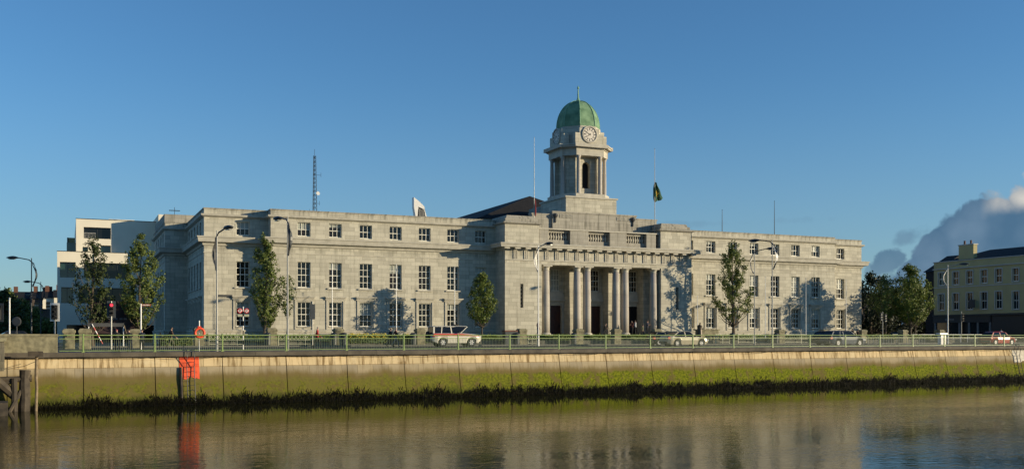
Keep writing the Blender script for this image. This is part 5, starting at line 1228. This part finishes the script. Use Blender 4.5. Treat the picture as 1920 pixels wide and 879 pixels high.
# ================================================================ trees
def tree(x, y, H, zc0, prof, nleaf, seed, label, leaf='leaf', trunk_r=.13, ls=.11, z0=0.1, cat='tree', name='street_tree', lean=0, clumps=90, spread=.38, group=None):
    """prof: crown half-width against height (0..1 of the crown)"""
    r = random.Random(seed); t = thing(name, (x, y, z0), label, cat, group)
    H = H - z0; zc0 = zc0 - z0
    def cw(f):
        for (a, wa), (b, wb) in zip(prof, prof[1:]):
            if a <= f <= b: return 1.1 * (wa + (wb - wa) * (f - a) / (b - a))
        return 0
    mb = MB().use('bark'); n = 10; tp = []
    for i in range(n + 1):
        f = i / n; tp.append(Vector((lean * f + .1 * math.sin(f * 5 + seed), .08 * math.sin(f * 4 + seed * 2), H * .93 * f)))
    mb.tube(tp, [max(.015, trunk_r * (1.15 - f / n * 1.1)) * (1.35 if f == 0 else 1) for f in range(n + 1)], 8)
    cl = []
    nb = 26
    for k in range(nb):
        f = (k + r.random()) / nb * .9; zt = zc0 + f * (H - zc0); ang = k * 2.4 + r.uniform(-.5, .5); w_ = cw(min(1, f + .12)) * r.uniform(.75, 1.05)
        zs = max(zc0 * .75, zt - w_ * r.uniform(1.0, 1.9) - .2); fi = min(.99, zs / (H * .93)); base = tp[int(fi * n)].lerp(tp[min(n, int(fi * n) + 1)], fi * n - int(fi * n))
        end = Vector((lean * f + math.cos(ang) * w_, math.sin(ang) * w_, min(H * .98, zt + .25)))
        mid = base.lerp(end, .5) + Vector((math.cos(ang) * w_ * .12, math.sin(ang) * w_ * .12, -.1)); q1 = base.lerp(mid, .5); 
        br = trunk_r * .42 * (1 - f * .7); mb.tube([base, q1, mid, mid.lerp(end, .6), end], [br, br * .8, br * .6, br * .4, br * .15], 5)
        for s_ in (.35, .5, .62, .74, .86, .96, 1.04):
            c = base.lerp(mid, s_ * 2) if s_ < .5 else mid.lerp(end, (s_ - .5) * 2); cl.append((c, spread * (.7 + .5 * r.random())))
        for q in range(3):
            c = mid.lerp(end, r.uniform(.1, 1)); d = Vector((r.uniform(-1, 1), r.uniform(-1, 1), r.uniform(0, 1))) * w_ * .4; mb.tube([c, c + d], [br * .25, .008], 3); cl.append((c + d, spread * .8))
    for k in range(clumps):
        f = r.random() ** .9; a = r.uniform(0, 6.28); rr = cw(f) * r.uniform(.25, 1.0) ** .5; cl.append((Vector((lean * f + rr * math.cos(a), rr * math.sin(a), zc0 + f * (H - zc0))), spread * r.uniform(.35, .95)))
    mb.build('trunk', None, t)
    mb = MB().use(leaf); V_ = []; F_ = []
    wts = [c[1] ** 2 * r.uniform(.5, 1.5) for c in cl]; picks = r.choices(range(len(cl)), wts, k=nleaf)
    for i in picks:
        c, s_ = cl[i]; d = Vector((r.gauss(0, 1), r.gauss(0, 1), r.gauss(0, 1) * .9)).normalized() * s_ * r.random() ** .45
        p = c + d; f = (p.z - zc0) / (H - zc0)
        nz_ = noise.noise(Vector((p.x * .55, p.y * .55, p.z * .45 + seed * 7))); lim = cw(min(1, max(0, f))) * (1.12 + .75 * nz_) + .06; rad = math.hypot(p.x - lean * f, p.y)
        if noise.noise(p * 1.15 + Vector((seed, 3, 1))) < -.2 - .25 * r.random(): continue
        if f > 1.02 or f < -.03 or rad > lim + .12: continue
        nrm = (Vector((p.x - lean * f, p.y, .5 * (f - .4) * 2)).normalized() * 1.1 + Vector((r.gauss(0, .75), r.gauss(0, .75), r.gauss(.25, .75)))).normalized(); e = nrm.orthogonal().normalized(); e.rotate(Matrix.Rotation(r.uniform(0, 6.28), 3, nrm)); g = nrm.cross(e); L = ls * r.uniform(.6, 1.3)
        o = len(V_); V_ += [p - e * L, p + g * L * .55, p + e * L, p - g * L * .55]; F_.append((o, o + 1, o + 2, o + 3))
    mb.add(V_, F_); mb.build('crown', None, t); return t
narrow = [(0, .35), (.12, 1.1), (.3, 1.45), (.5, 1.3), (.75, 1.0), (.92, .5), (1, .1)]
tree(17.55, 98, 10.85, 2.0, [(0, .2), (.12, .75), (.28, 1.15), (.42, 1.55), (.55, 1.5), (.75, 1.15), (.9, .75), (1, .15)], 9500, 11, 'tall slender leafy tree before the left corner of the civic building', trunk_r=.14, z0=.45)
tree(19.5, 97.8, 7.0, 3.0, [(0, .15), (.3, .5), (.6, .8), (.85, .5), (1, .1)], 900, 12, 'sparse side stem of young leaves right of the tall slender tree', trunk_r=.05, z0=.45, lean=.3, clumps=20, spread=.3)
tree(40.1, 98, 7.75, 2.3, [(0, .3), (.15, 1.1), (.4, 1.55), (.65, 1.35), (.85, .85), (1, .15)], 6500, 13, 'small rounded green tree in the shade beside the portico', 'leaf_bright', .09, z0=.45)
tree(72.4, 98, 12.3, 2.6, [(0, .25), (.08, .9), (.2, 2.2), (.33, 2.75), (.48, 2.3), (.6, 1.25), (.68, 1.1), (.8, 1.75), (.9, 1.2), (1, .2)], 11000, 14, 'tall tree with a waist in its crown, before the right wing', trunk_r=.18, z0=.45)
tree(6.1, 96, 10.1, 1.9, [(0, .3), (.15, 1.2), (.35, 1.75), (.6, 1.85), (.8, 1.25), (.92, .6), (1, .15)], 10500, 15, 'tall green tree between the office block and the dark flank', trunk_r=.16, z0=0)
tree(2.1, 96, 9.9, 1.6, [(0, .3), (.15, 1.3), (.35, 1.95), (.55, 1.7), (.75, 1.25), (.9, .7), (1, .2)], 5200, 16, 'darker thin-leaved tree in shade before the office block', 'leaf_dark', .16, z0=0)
tree(99.6, 97, 10.2, 2.6, [(0, .4), (.15, 1.6), (.4, 2.5), (.6, 2.6), (.8, 1.9), (.93, 1.0), (1, .3)], 12000, 17, 'sunlit broad tree right of the civic building', 'leaf_bright', .16, ls=.13, z0=.1, spread=.5)
tree(97.2, 99, 8.9, 3.4, [(0, .4), (.2, 1.5), (.5, 1.9), (.8, 1.2), (1, .2)], 4800, 18, 'darker tree just left of the sunlit broad tree', 'leaf', .12, ls=.13, z0=.1, spread=.45)
tree(105.5, 102, 8.8, 2.6, [(0, .4), (.2, 1.4), (.5, 2.0), (.8, 1.4), (1, .2)], 5500, 19, 'smaller tree nearest the cream terrace', 'leaf', .11, ls=.13, z0=.1, spread=.45)
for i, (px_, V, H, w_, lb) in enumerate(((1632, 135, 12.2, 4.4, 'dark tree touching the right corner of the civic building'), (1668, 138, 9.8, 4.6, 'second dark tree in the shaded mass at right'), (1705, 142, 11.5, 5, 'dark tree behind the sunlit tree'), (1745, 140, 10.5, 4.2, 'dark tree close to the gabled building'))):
    tree(Ux(px_, V), V, H, 1.5, [(0, w_ * .5), (.2, w_ * .9), (.5, w_), (.75, w_ * .75), (.92, w_ * .4), (1, .4)], 6000, 30 + i, lb, 'leaf_shaded', .25, ls=.24, name='background_tree', spread=.9, clumps=120)
for i, (px_, V, H, w_, lb) in enumerate(((4, 150, 7.3, 3.0, 'dark bushy tree at the left edge'), (36, 160, 6.3, 2.6, 'dark green tree left of the dark lamp posts'), (62, 175, 5.6, 2.1, 'green tree behind the nearest lamp post'), (14, 200, 9.6, 2.4, 'distant tree top rising over the left treeline'), (94, 165, 3.4, 2.2, 'low dark bush tree before the white far houses'))):
    tree(Ux(px_, V), V, H, .8, [(0, w_ * .6), (.25, w_), (.6, w_ * .9), (.85, w_ * .5), (1, .3)], 3600, 40 + i, lb, 'leaf' if i != 0 else 'leaf_dark', .2, ls=.26, name='background_tree', spread=.9, clumps=80)
# a far belt of green closing the horizon
def woods():
    r = random.Random(8); mb = MB().use('leaf_dark')
    for k in range(14000):
        x = r.uniform(-220, 900); y = 420 + r.uniform(-10, 40); h = 7 + 4 * noise.noise(Vector((x * .02, 0, 0))) ; z = r.uniform(0, max(1, h)); s_ = r.uniform(.5, 1.3)
        d = Vector((r.gauss(0, 1), r.gauss(0, 1), r.gauss(0, 1))).normalized(); e = d.orthogonal().normalized(); f = d.cross(e); c = Vector((x, y, z)); mb.add([c - e * s_, c + f * s_, c + e * s_, c - f * s_], [(0, 1, 2, 3)])
    return mb.build('distant_woodland')
tag(woods(), kind='stuff')

# ================================================================ vehicles
def car(loc, rz, kind, paint, label, roofbar=False):
    P_ = {'suv': dict(L=4.75, W=1.86, H=1.86, wb=2.75, wr=.38, gc=.32, belt=1.2, hood=1.14, f0=.98, roof0=1.35, roof1=4.52, ws=1.95, rb=.08, tail=4.7, boot=1.2),
          'saloon': dict(L=4.5, W=1.76, H=1.44, wb=2.65, wr=.315, gc=.2, belt=.92, hood=.82, f0=.85, roof0=1.95, roof1=3.25, ws=1.25, rb=.08, tail=4.05, boot=1.0),
          'estate': dict(L=4.45, W=1.76, H=1.5, wb=2.65, wr=.315, gc=.2, belt=.94, hood=.84, f0=.85, roof0=1.75, roof1=3.9, ws=1.15, rb=.08, tail=4.4, boot=.98),
          'hatch': dict(L=3.9, W=1.66, H=1.44, wb=2.45, wr=.3, gc=.2, belt=.9, hood=.82, f0=.75, roof0=1.55, roof1=3.3, ws=1.0, rb=.08, tail=3.82, boot=.95)}[kind]
    L, W2, H, wr, gc, belt, hood = P_['L'], P_['W'] / 2, P_['H'], P_['wr'], P_['gc'], P_['belt'], P_['hood']
    t = thing('parked_car' if not roofbar else 'rescue_vehicle', loc, label, 'car' if not roofbar else 'rescue vehicle', 'cars on the quay road', rz=rz)   # local x: 0 = nose ... L = tail (nose faces +x after mirroring)
    ax = (P_['f0'], P_['f0'] + P_['wb']); ar = wr + .07
    mir = lambda x: L / 2 - x
    xs = sorted({0, .08, .25, .5, L - .5, L - .2, L - .06, L, P_['ws'], P_['roof0'], P_['roof1'], P_['tail'], *[a + ar * math.cos(math.pi * k / 10) for a in ax for k in range(11)], *[i * .3 for i in range(int(L / .3) + 1)]})
    def top(x):
        if x < .08: return hood - .28 + x * 2
        if x < P_['ws']: return hood - .12 + (belt - hood + .12) * ((x - .08) / (P_['ws'] - .08)) ** .7
        if x > L - .2: return P_['boot'] - (x - L + .2) * .8
        return belt + (P_['boot'] - belt) * max(0, (x - P_['roof1']) / (L - P_['roof1']))
    def bot(x):
        b = gc + (.12 if x < .3 or x > L - .3 else 0)
        for a in ax:
            if abs(x - a) < ar: b = max(b, wr + math.sqrt(max(0, ar * ar - (x - a) ** 2)))
        return b
    def hw_(x): 
        f = min(x, L - x); return W2 * (1 - .22 * max(0, 1 - f / .55) ** 2)
    mb = MB().use(paint); rows = []
    for x in xs:
        w_, zt, zb = hw_(x), top(x), bot(x); zm = max(zb + .02, zb + (zt - zb) * .55)
        rows.append([(mir(x), -w_ * .93, zb), (mir(x), -w_, zm), (mir(x), -w_ * .97, zt - .06), (mir(x), -w_ * .86, zt), (mir(x), w_ * .86, zt), (mir(x), w_ * .97, zt - .06), (mir(x), w_, zm), (mir(x), w_ * .93, zb)])
    v = [p for r_ in rows for p in r_]; n = 8
    mb.add(v, [(i * n + j, (i + 1) * n + j, (i + 1) * n + (j + 1) % n, i * n + (j + 1) % n) for i in range(len(rows) - 1) for j in range(n)] + [tuple(range(8)), tuple(range((len(rows) - 1) * 8, len(rows) * 8))])
    if roofbar:
        mb.use('red'); 
        mb.add([(mir(.25), -W2 * .99 - .014, .93), (mir(1.2), -W2 - .014, .95), (mir(L - .12), -W2 - .014, .95), (mir(L - .12), -W2 * .98 - .014, 1.16), (mir(1.9), -W2 * .98 - .014, 1.14), (mir(.3), -W2 * .97 - .014, 1.01)], [(0, 1, 2, 3, 4, 5)])
    # greenhouse: roof skin and pillars
    bz = belt - .01; rw = W2 * .74; bw = W2 * .9; x0, x1, x2, x3 = P_['ws'], P_['roof0'], P_['roof1'], P_['tail']; z1 = H - .05
    mb.use(paint)
    rf = [(x1 - .08, z1 - .03), (x1 + .15, H - .005), ((x1 + x2) / 2, H), (x2 - .15, H - .015), (x2 + .06, z1 - .04)]
    v = []
    for x, z in rf: v += [(mir(x), -rw, z - .05), (mir(x), -rw * .85, z), (mir(x), rw * .85, z), (mir(x), rw, z - .05)]
    mb.add(v, [(i * 4 + j, i * 4 + 4 + j, i * 4 + 5 + j, i * 4 + 1 + j) for i in range(4) for j in range(3)])
    def pillar(xa, xb, side, w_=.05):
        y0, y1 = side * bw, side * rw; mb.add([(mir(xa - w_), y0, bz), (mir(xa + w_), y0, bz), (mir(xb + w_), y1, z1 - .04), (mir(xb - w_), y1, z1 - .04)], [(0, 1, 2, 3)])
    xm = (x1 + x2) / 2
    for sd in (-1, 1):
        pillar(x0 + .1, x1, sd, .045); pillar(xm - .05, xm, sd, .05); pillar(x3 - .12, x2, sd, .07)
        if kind in ('suv', 'estate'): pillar(x2 - .65, x2 - .75, sd, .04)
    mb.build('body', None, t, smooth=False)
    mb = MB().use('glass'); q = .985
    mb.add([(mir(x0), -bw * q, bz), (mir(x0), bw * q, bz), (mir(x1), rw * q, z1 - .04), (mir(x1), -rw * q, z1 - .04), (mir(x3), -bw * q, bz), (mir(x3), bw * q, bz), (mir(x2), rw * q, z1 - .04), (mir(x2), -rw * q, z1 - .04)], [(0, 1, 2, 3), (4, 5, 6, 7), (0, 3, 7, 4), (1, 2, 6, 5)])
    mb.build('window', None, t)
    for a in ax:
        for sd in (-1, 1):
            mb = MB().use('tyre'); y = sd * (W2 - .11); mb.lathe([(wr * .62, -.1), (wr * .95, -.1), (wr, -.06), (wr, .06), (wr * .95, .1), (wr * .62, .1)], (mir(a), y, wr), 24, 'y', cap=False); w_ = mb.build('wheel', None, t)
            mb = MB().use('rim'); mb.lathe([(wr * .72, .0), (wr * .70, .085 * sd), (wr * .6, .06 * sd)], (mir(a), y, wr), 20, 'y', cap=False)
            for k in range(6):
                an = k * math.pi / 3; c_, s_ = math.cos(an), math.sin(an); mb.add([(mir(a) + u * c_ - vv * s_, y + sd * .08, wr + u * s_ + vv * c_) for u, vv in ((.03, -.06), (wr * .66, -.05), (wr * .66, .05), (.03, .06))], [(0, 1, 2, 3)])
            mb.lathe([(.05, .085 * sd), (.01, .095 * sd)], (mir(a), y, wr), 8, 'y'); mb.build('rim', None, w_)
            mb = MB().use('black'); mb.lathe([(ar * .9, -.14 * sd), (ar * .9, -.11 * sd), (.02, -.11 * sd)], (mir(a), y, wr), 14, 'y', cap=False); mb.build('wheel_well', None, t)
    for sd in (-1, 1):
        mb = MB().use('lamp_glass'); mb.box(mir(.3), mir(.05), sd * W2 * .8 - .14, sd * W2 * .8 + .12, hood - .3, hood - .16); mb.build('headlight', None, t)
        mb = MB().use('red'); mb.box(mir(L - .02), mir(L - .28), sd * W2 * .84 - .08, sd * W2 * .84 + .11, P_['boot'] - .3, P_['boot'] - .12); mb.build('tail_light', None, t)
        mb = MB().use('cable'); mb.box(mir(x0 + .35), mir(x0 + .2), sd * (W2 + .02) - (.0 if sd > 0 else .14), sd * (W2 + .02) + (.14 if sd > 0 else 0), belt, belt + .13); mb.build('wing_mirror', None, t)
    mb = MB().use('cable'); mb.box(mir(L + .03), mir(L - .1), -W2 * .8, W2 * .8, gc + .1, gc + .28); mb.box(mir(.1), mir(-.03), -W2 * .8, W2 * .8, gc + .1, gc + .28); mb.build('bumper', None, t)
    if roofbar:
        mb = MB().use('cable'); mb.box(mir(2.45), mir(2.2), -.6, .6, H + .0, H + .13); mb.build('light_bar', None, t)
        mb = MB().use('tyre'); mb.lathe([(.2, 0), (.36, .02), (.38, .12), (.36, .22), (.2, .22)], (mir(L) - .25, 0, 1.0), 18, 'x'); mb.build('spare_wheel', None, t)
    return t
M['paint_cream'] = mat('cream_white_car_paint', (.62, .58, .48), .3, .03); M['paint_gold'] = mat('champagne_car_paint', (.52, .46, .33), .3, .04, metal=.3)
M['paint_blue'] = mat('dark_blue_car_paint', (.02, .035, .07), .5, .1); M['paint_red'] = mat('red_car_paint', (.38, .03, .02), .3, .1); M['paint_black'] = mat('black_car_paint', (.012, .012, .014), .5, .1); M['paint_olive'] = mat('olive_car_paint', (.05, .055, .035), .35, .1)
car((Ux(851, 85), 85, 0.03), 0, 'suv', 'paint_cream', 'white off-road rescue vehicle with a red side stripe and roof light', True)
car((Ux(1282, 78.6), 78.6, 0), 0, 'saloon', 'paint_gold', 'champagne saloon car in front of the portico right end')
car((Ux(1248, 86.5), 86.5, 0), 0, 'hatch', 'paint_olive', 'dark green car behind the champagne saloon')
car((Ux(1580, 75.5), 75.5, 0), 0, 'estate', 'paint_blue', 'dark blue hatchback before the far right of the building')
car((Ux(1562, 83), 83, 0), 0, 'estate', 'paint_black', 'black car hidden behind the dark blue hatchback')
car((Ux(1871, 77.5), 77.5, 0), 0, 'hatch', 'paint_red', 'red hatchback at the far right of the road')
t = thing('stand_in_box', (Ux(957, 93), 93.0, .1), 'long low dark box left of the pier before the portico corner', 'stand-in box')  # box made up in place of an unidentified dark shape
mb = MB().use('darkmetal'); mb.bevbox(-.75, .75, -.35, .35, 0, 1.3, .04); mb.build('body', None, t)
mb = MB().use('terracotta'); mb.prism([(-.8, -.4), (.8, -.4), (.8, .4), (-.8, .4)], 1.302, 1.45, .9); mb.build('lid', None, t)
car((Ux(1866, 90), 90, 0), 0, 'saloon', 'paint_black', 'dark car behind the red hatchback')
car((Ux(1690, 108), 108, 0), 0, 'hatch', 'paint_black', 'dark car parked under the right trees')
car((Ux(36, 96), 96, 0), R(10), 'saloon', 'paint_black', 'dark car beyond the stone parapet at far left')

# ================================================================ people and statue
M['skin'] = mat('skin', (.42, .25, .17), .6, .08, 8); M['hair'] = mat('dark_hair', (.03, .02, .015), .7, .2, 20); M['hair_grey'] = mat('grey_hair', (.3, .28, .26), .7, .2, 20)
CL = {'red': (.32, .02, .02), 'black': (.012, .012, .014), 'navy': (.015, .02, .04), 'white': (.55, .55, .55), 'maroon': (.08, .015, .015), 'grey': (.16, .16, .17), 'pink': (.4, .09, .1), 'olive': (.09, .09, .05), 'brown': (.09, .05, .035), 'bronze': None}
for k, c in CL.items():
    if c: M['cloth_' + k] = mat(k + '_cloth', c, .85, .18, 9)
M['cloth_bronze'] = M['bronze']
def person(loc, heading, top, legs, label, h=1.72, pose='walk', hair='hair', name='person', cat='person', skin='skin', hold=None):
    k = h / 1.75
    sw = {'walk': .28, 'stand': .04, 'lean': .06, 'cross': .03, 'statue': .05}[pose]
    J = {}
    J['pel'] = (0, 0, .95); J['sp'] = (0, -.01, 1.12); J['ch'] = (0, .0, 1.3); J['nk'] = (0, -.01, 1.47); J['n2'] = (0, -.02, 1.54); J['hd'] = (0, -.03, 1.62); J['ht'] = (0, -.02, 1.70)
    for s, n_ in ((-1, 'l'), (1, 'r')):
        f = sw * s
        J['hp' + n_] = (.09 * s, 0, .9); J['kn' + n_] = (.1 * s, -f * .55 - .03, .5); J['an' + n_] = (.1 * s, -f + (.1 if f < 0 else 0), .09 if f > -.1 else .13); J['to' + n_] = (.11 * s, -f - .17 + (.1 if f < 0 else 0), .04 if f > -.1 else .06)
        J['sh' + n_] = (.17 * s, 0, 1.41); J['el' + n_] = (.22 * s, f * .5 + .03, 1.13); J['wr' + n_] = (.21 * s, f * .9 - .08, .9)
        if pose == 'cross': J['el' + n_] = (.23 * s, -.06, 1.14); J['wr' + n_] = (.0 * s, -.25, 1.18)
        if pose == 'lean': J['el' + n_] = (.24 * s, -.1, 1.17); J['wr' + n_] = (.18 * s, -.32, 1.07)
        if pose == 'statue': J['wr' + n_] = (.12 * s, -.22, 1.08)
    if pose == 'lean':
        for q in ('ch', 'nk', 'n2', 'hd', 'ht', 'shl', 'shr'): x, y, z = J[q]; J[q] = (x, y - .16 * (z - 1.0) / .5, z - .05)
    ed = [('pel', 'sp', 't'), ('sp', 'ch', 't'), ('ch', 'nk', 't'), ('nk', 'n2', 's'), ('n2', 'hd', 's'), ('hd', 'ht', 'h')]
    for n_ in 'lr': ed += [('pel', 'hp' + n_, 'l'), ('hp' + n_, 'kn' + n_, 'l'), ('kn' + n_, 'an' + n_, 'l'), ('an' + n_, 'to' + n_, 'f'), ('ch', 'sh' + n_, 't'), ('sh' + n_, 'el' + n_, 't'), ('el' + n_, 'wr' + n_, 't')]
    rad = {'pel': (.135, .105), 'sp': (.13, .10), 'ch': (.155, .115), 'nk': (.075, .07), 'n2': (.052, .052), 'hd': (.082, .098), 'ht': (.065, .075)}
    for n_ in 'lr': rad.update({'hp' + n_: (.095, .095), 'kn' + n_: (.062, .062), 'an' + n_: (.045, .045), 'to' + n_: (.042, .03), 'sh' + n_: (.065, .065), 'el' + n_: (.047, .047), 'wr' + n_: (.032, .032)})
    # hands: palm and five short finger chains each
    for s, n_ in ((-1, 'l'), (1, 'r')):
        w_, e_ = Vector(J['wr' + n_]), Vector(J['el' + n_]); d = (w_ - e_).normalized(); side = d.cross(Vector((s, 0, 0.01))).normalized()
        J['pa' + n_] = tuple(w_ + d * .07); ed.append(('wr' + n_, 'pa' + n_, 's')); rad['pa' + n_] = (.034, .024)
        for fi in range(5):
            off = (fi - 1.8) * .017; ln = (.045, .075, .085, .078, .06)[fi]
            b = Vector(J['pa' + n_]) + side * off * (2.0 if fi == 0 else 1.2) + d * (.0 if fi == 0 else .03); tp_ = b + d * ln * .6 + side * (-.02 if fi == 0 else 0); te = tp_ + d * ln * .35 + Vector((-s * .015, -.01, 0))
            J[f'f{fi}{n_}'] = tuple(tp_); J[f'g{fi}{n_}'] = tuple(te); ed += [('pa' + n_, f'f{fi}{n_}', 's'), (f'f{fi}{n_}', f'g{fi}{n_}', 's')]; rad[f'f{fi}{n_}'] = (.0095, .0095); rad[f'g{fi}{n_}'] = (.0075, .0075)
    names = list(J); me = bpy.data.meshes.new(name); bm = bmesh.new(); sk = bm.verts.layers.skin.verify()
    vm = {}
    for q in names: vm[q] = bm.verts.new(Vector(J[q]) * k); vm[q][sk].radius = (rad[q][0] * k, rad[q][1] * k); vm[q][sk].use_root = (q == 'pel')
    for a, b, _ in ed: bm.edges.new((vm[a], vm[b]))
    bm.to_mesh(me); bm.free(); tmp = bpy.data.objects.new('tmp_body', me); COL.objects.link(tmp); tmp.modifiers.new('s', 'SKIN').use_smooth_shade = True; tmp.modifiers.new('u', 'SUBSURF').levels = 1
    dg = bpy.context.evaluated_depsgraph_get(); dg.update(); nm = bpy.data.meshes.new_from_object(tmp.evaluated_get(dg)); nm.name = name; bpy.data.objects.remove(tmp)
    nm.materials.clear()
    for kk in ('cloth_' + top, 'cloth_' + legs, skin, hair if skin == 'skin' else skin, 'cable' if skin == 'skin' else skin): nm.materials.append(M[kk])
    segs = [(Vector(J[a]) * k, Vector(J[b]) * k, c) for a, b, c in ed]
    for p in nm.polygons:
        c = p.center; best = None
        for a, b, kd in segs:
            ab = b - a; tt = max(0, min(1, (c - a).dot(ab) / ab.length_squared)); dd = (c - a - ab * tt).length
            if best is None or dd < best[0]: best = (dd, kd)
        kd = best[1]; z = c.z / k
        idx = {'t': 0, 'l': 1, 's': 2, 'h': 3, 'f': 4}[kd]
        if kd in 'sh' and z > 1.55: idx = 3 if (c.y / k > -.055 + (0 if pose != 'lean' else -.16) or z > 1.68) else 2
        if kd == 'l' and z > .9: idx = 0
        p.material_index = idx; p.use_smooth = True
    o = bpy.data.objects.new(name, nm); COL.objects.link(o); o.location = loc; o.rotation_euler.z = heading; tag(o, label, cat)
    hz = 1.62 * k; dy = (-.16 * 1.2 if pose == 'lean' else 0) * k; zo = -.05 * k if pose == 'lean' else 0
    mb = MB().use(skin if skin != 'skin' else 'skin'); mb.lathe([(.004, .0), (.016, .012), (.006, .045)], (0, (-.115) * k + dy, hz - .02 + zo), 6)      # nose
    for s in (-1, 1): mb.lathe([(.012, -.012), (.02, 0), (.012, .012)], (s * .083 * k, -.02 * k + dy, hz - .005 + zo), 6, 'x')   # ears
    mb.use('black' if skin == 'skin' else skin)
    for s in (-1, 1): mb.box(s * .032 - .01, s * .032 + .01, (-.118) * k + dy, (-.112) * k + dy, hz + .01 + zo, hz + .022 + zo)
    mb.use('red' if skin == 'skin' else skin); mb.box(-.022, .022, (-.108) * k + dy, (-.102) * k + dy, hz - .05 + zo, hz - .042 + zo)
    mb.build('face', None, o)
    return o
RT = R(90)   # heading: +x side of the photo (local -y faces the heading direction)
person((Ux(595, 77), 77, 0), R(65), 'red', 'black', 'person in a red jacket and dark trousers walking alone', 1.75, hair='hair_grey')
person((Ux(732, 87), 87, 0), R(80), 'black', 'black', 'person in black, left of the couple walking by the flower bed', 1.72)
person((Ux(742, 86.6), 86.6, 0), R(80), 'maroon', 'grey', 'person in dark top and pale trousers, right of the walking couple', 1.76, hair='hair_grey')
person((Ux(321, 80), 80, 0), R(95), 'brown', 'olive', 'person in brown walking by the white finger post', 1.7)
for x, c, l, lb in ((220, 'black', 'black', 'left of the three people leaning at the railing, pink cap'), (244, 'black', 'navy', 'middle of the three people leaning at the railing'), (266, 'navy', 'black', 'right of the three people leaning at the railing')):
    person((Ux(x, 67), 67.0, 0), R(178 + (x % 7) * 4), c, l, lb, 1.5, 'lean', hair='hair' if x != 220 else 'cloth_pink')
person((Ux(1185, 99.6), 99.6, 1.06), R(-70), 'maroon', 'black', 'person in a dark red top embracing on the portico step', 1.72, 'cross')
person((Ux(1191.5, 99.5), 99.5, 1.06), R(70) + math.pi, 'white', 'black', 'person in a white shirt on the portico step', 1.76, 'cross')
person((Ux(1205, 97.5), 97.5, .8), R(20), 'olive', 'black', 'shorter person in olive below the portico step', 1.5, 'stand')
person((Ux(1214, 99.4), 99.4, 1.06), R(10), 'navy', 'black', 'person with folded pale arms right of the portico doorway', 1.74, 'cross')
person((Ux(1009, 97), 97.0, .9), R(30), 'brown', 'brown', 'person in a long brown coat by the slim lamp before the portico', 1.75, 'stand')
person((Ux(1133, 98), 98, .95), R(60), 'black', 'black', 'person in black sitting by the bicycle before the portico', 1.45, 'lean', hair='hair_grey')
person((Ux(1598, 92.5), 92.5, .11), R(90), 'black', 'black', 'taller of two dark figures at the right corner of the building', 1.8)
person((Ux(1608, 92.6), 92.6, .11), R(90), 'brown', 'black', 'shorter of two dark figures at the right corner of the building', 1.65)
person((Ux(1877, 88), 88, 0), R(150), 'white', 'navy', 'person in white behind the red car', 1.85, 'cross')
# bicycle by the portico
t = thing('bicycle', (Ux(1139, 97.4), 97.4, .85), 'dark bicycle leaning before the portico', 'bicycle', rz=R(30))
for x in (-.5, .5):
    mb = MB().use('tyre'); R_, r_ = .33, .02; mb.add([((R_ + r_ * math.cos(2 * math.pi * j / 5)) * math.cos(2 * math.pi * i / 20) + x, r_ * math.sin(2 * math.pi * j / 5), .35 + (R_ + r_ * math.cos(2 * math.pi * j / 5)) * math.sin(2 * math.pi * i / 20)) for i in range(20) for j in range(5)], [(i * 5 + j, ((i + 1) % 20) * 5 + j, ((i + 1) % 20) * 5 + (j + 1) % 5, i * 5 + (j + 1) % 5) for i in range(20) for j in range(5)]); mb.build('wheel', None, t)
mb = MB().use('cable')
for a, b in (((-.5, .35), (-.15, .8)), ((-.5, .35), (0, .33)), ((0, .33), (-.2, .9)), ((0, .33), (.4, .78)), ((-.17, .78), (.38, .82)), ((.5, .35), (.36, .98))): mb.tube([(a[0], 0, a[1]), (b[0], 0, b[1])], .018, 5)
mb.build('frame', None, t); mb = MB().use('cable'); mb.tube([(.34, -.28, 1.0), (.36, 0, .99), (.34, .28, 1.0)], .015, 5); mb.build('handlebar', None, t); mb = MB().use('cable'); mb.prism([(-.32, -.05), (-.1, -.02), (-.1, .02), (-.32, .05)], .9, .95); mb.build('saddle', None, t)
# bronze statue on a low base
st = person((Ux(1312, 94), 94.0, .62), R(40), 'bronze', 'bronze', 'bronze statue of a robed standing figure by the broad stone block', 1.9, 'statue', name='statue', cat='statue', skin='bronze')
mb = MB().use('bronze'); mb.lathe([(.34, .02), (.33, .5), (.27, 1.0), (.24, 1.25), (.28, 1.42), (.2, 1.56), (.09, 1.6)], (0, .02, 0), 14); mb.build('robe', None, st)
mb = MB().use('pier'); mb.bevbox(-.5, .5, -.5, .5, -.5, 0.02, .04); mb.build('stone_base', None, st)
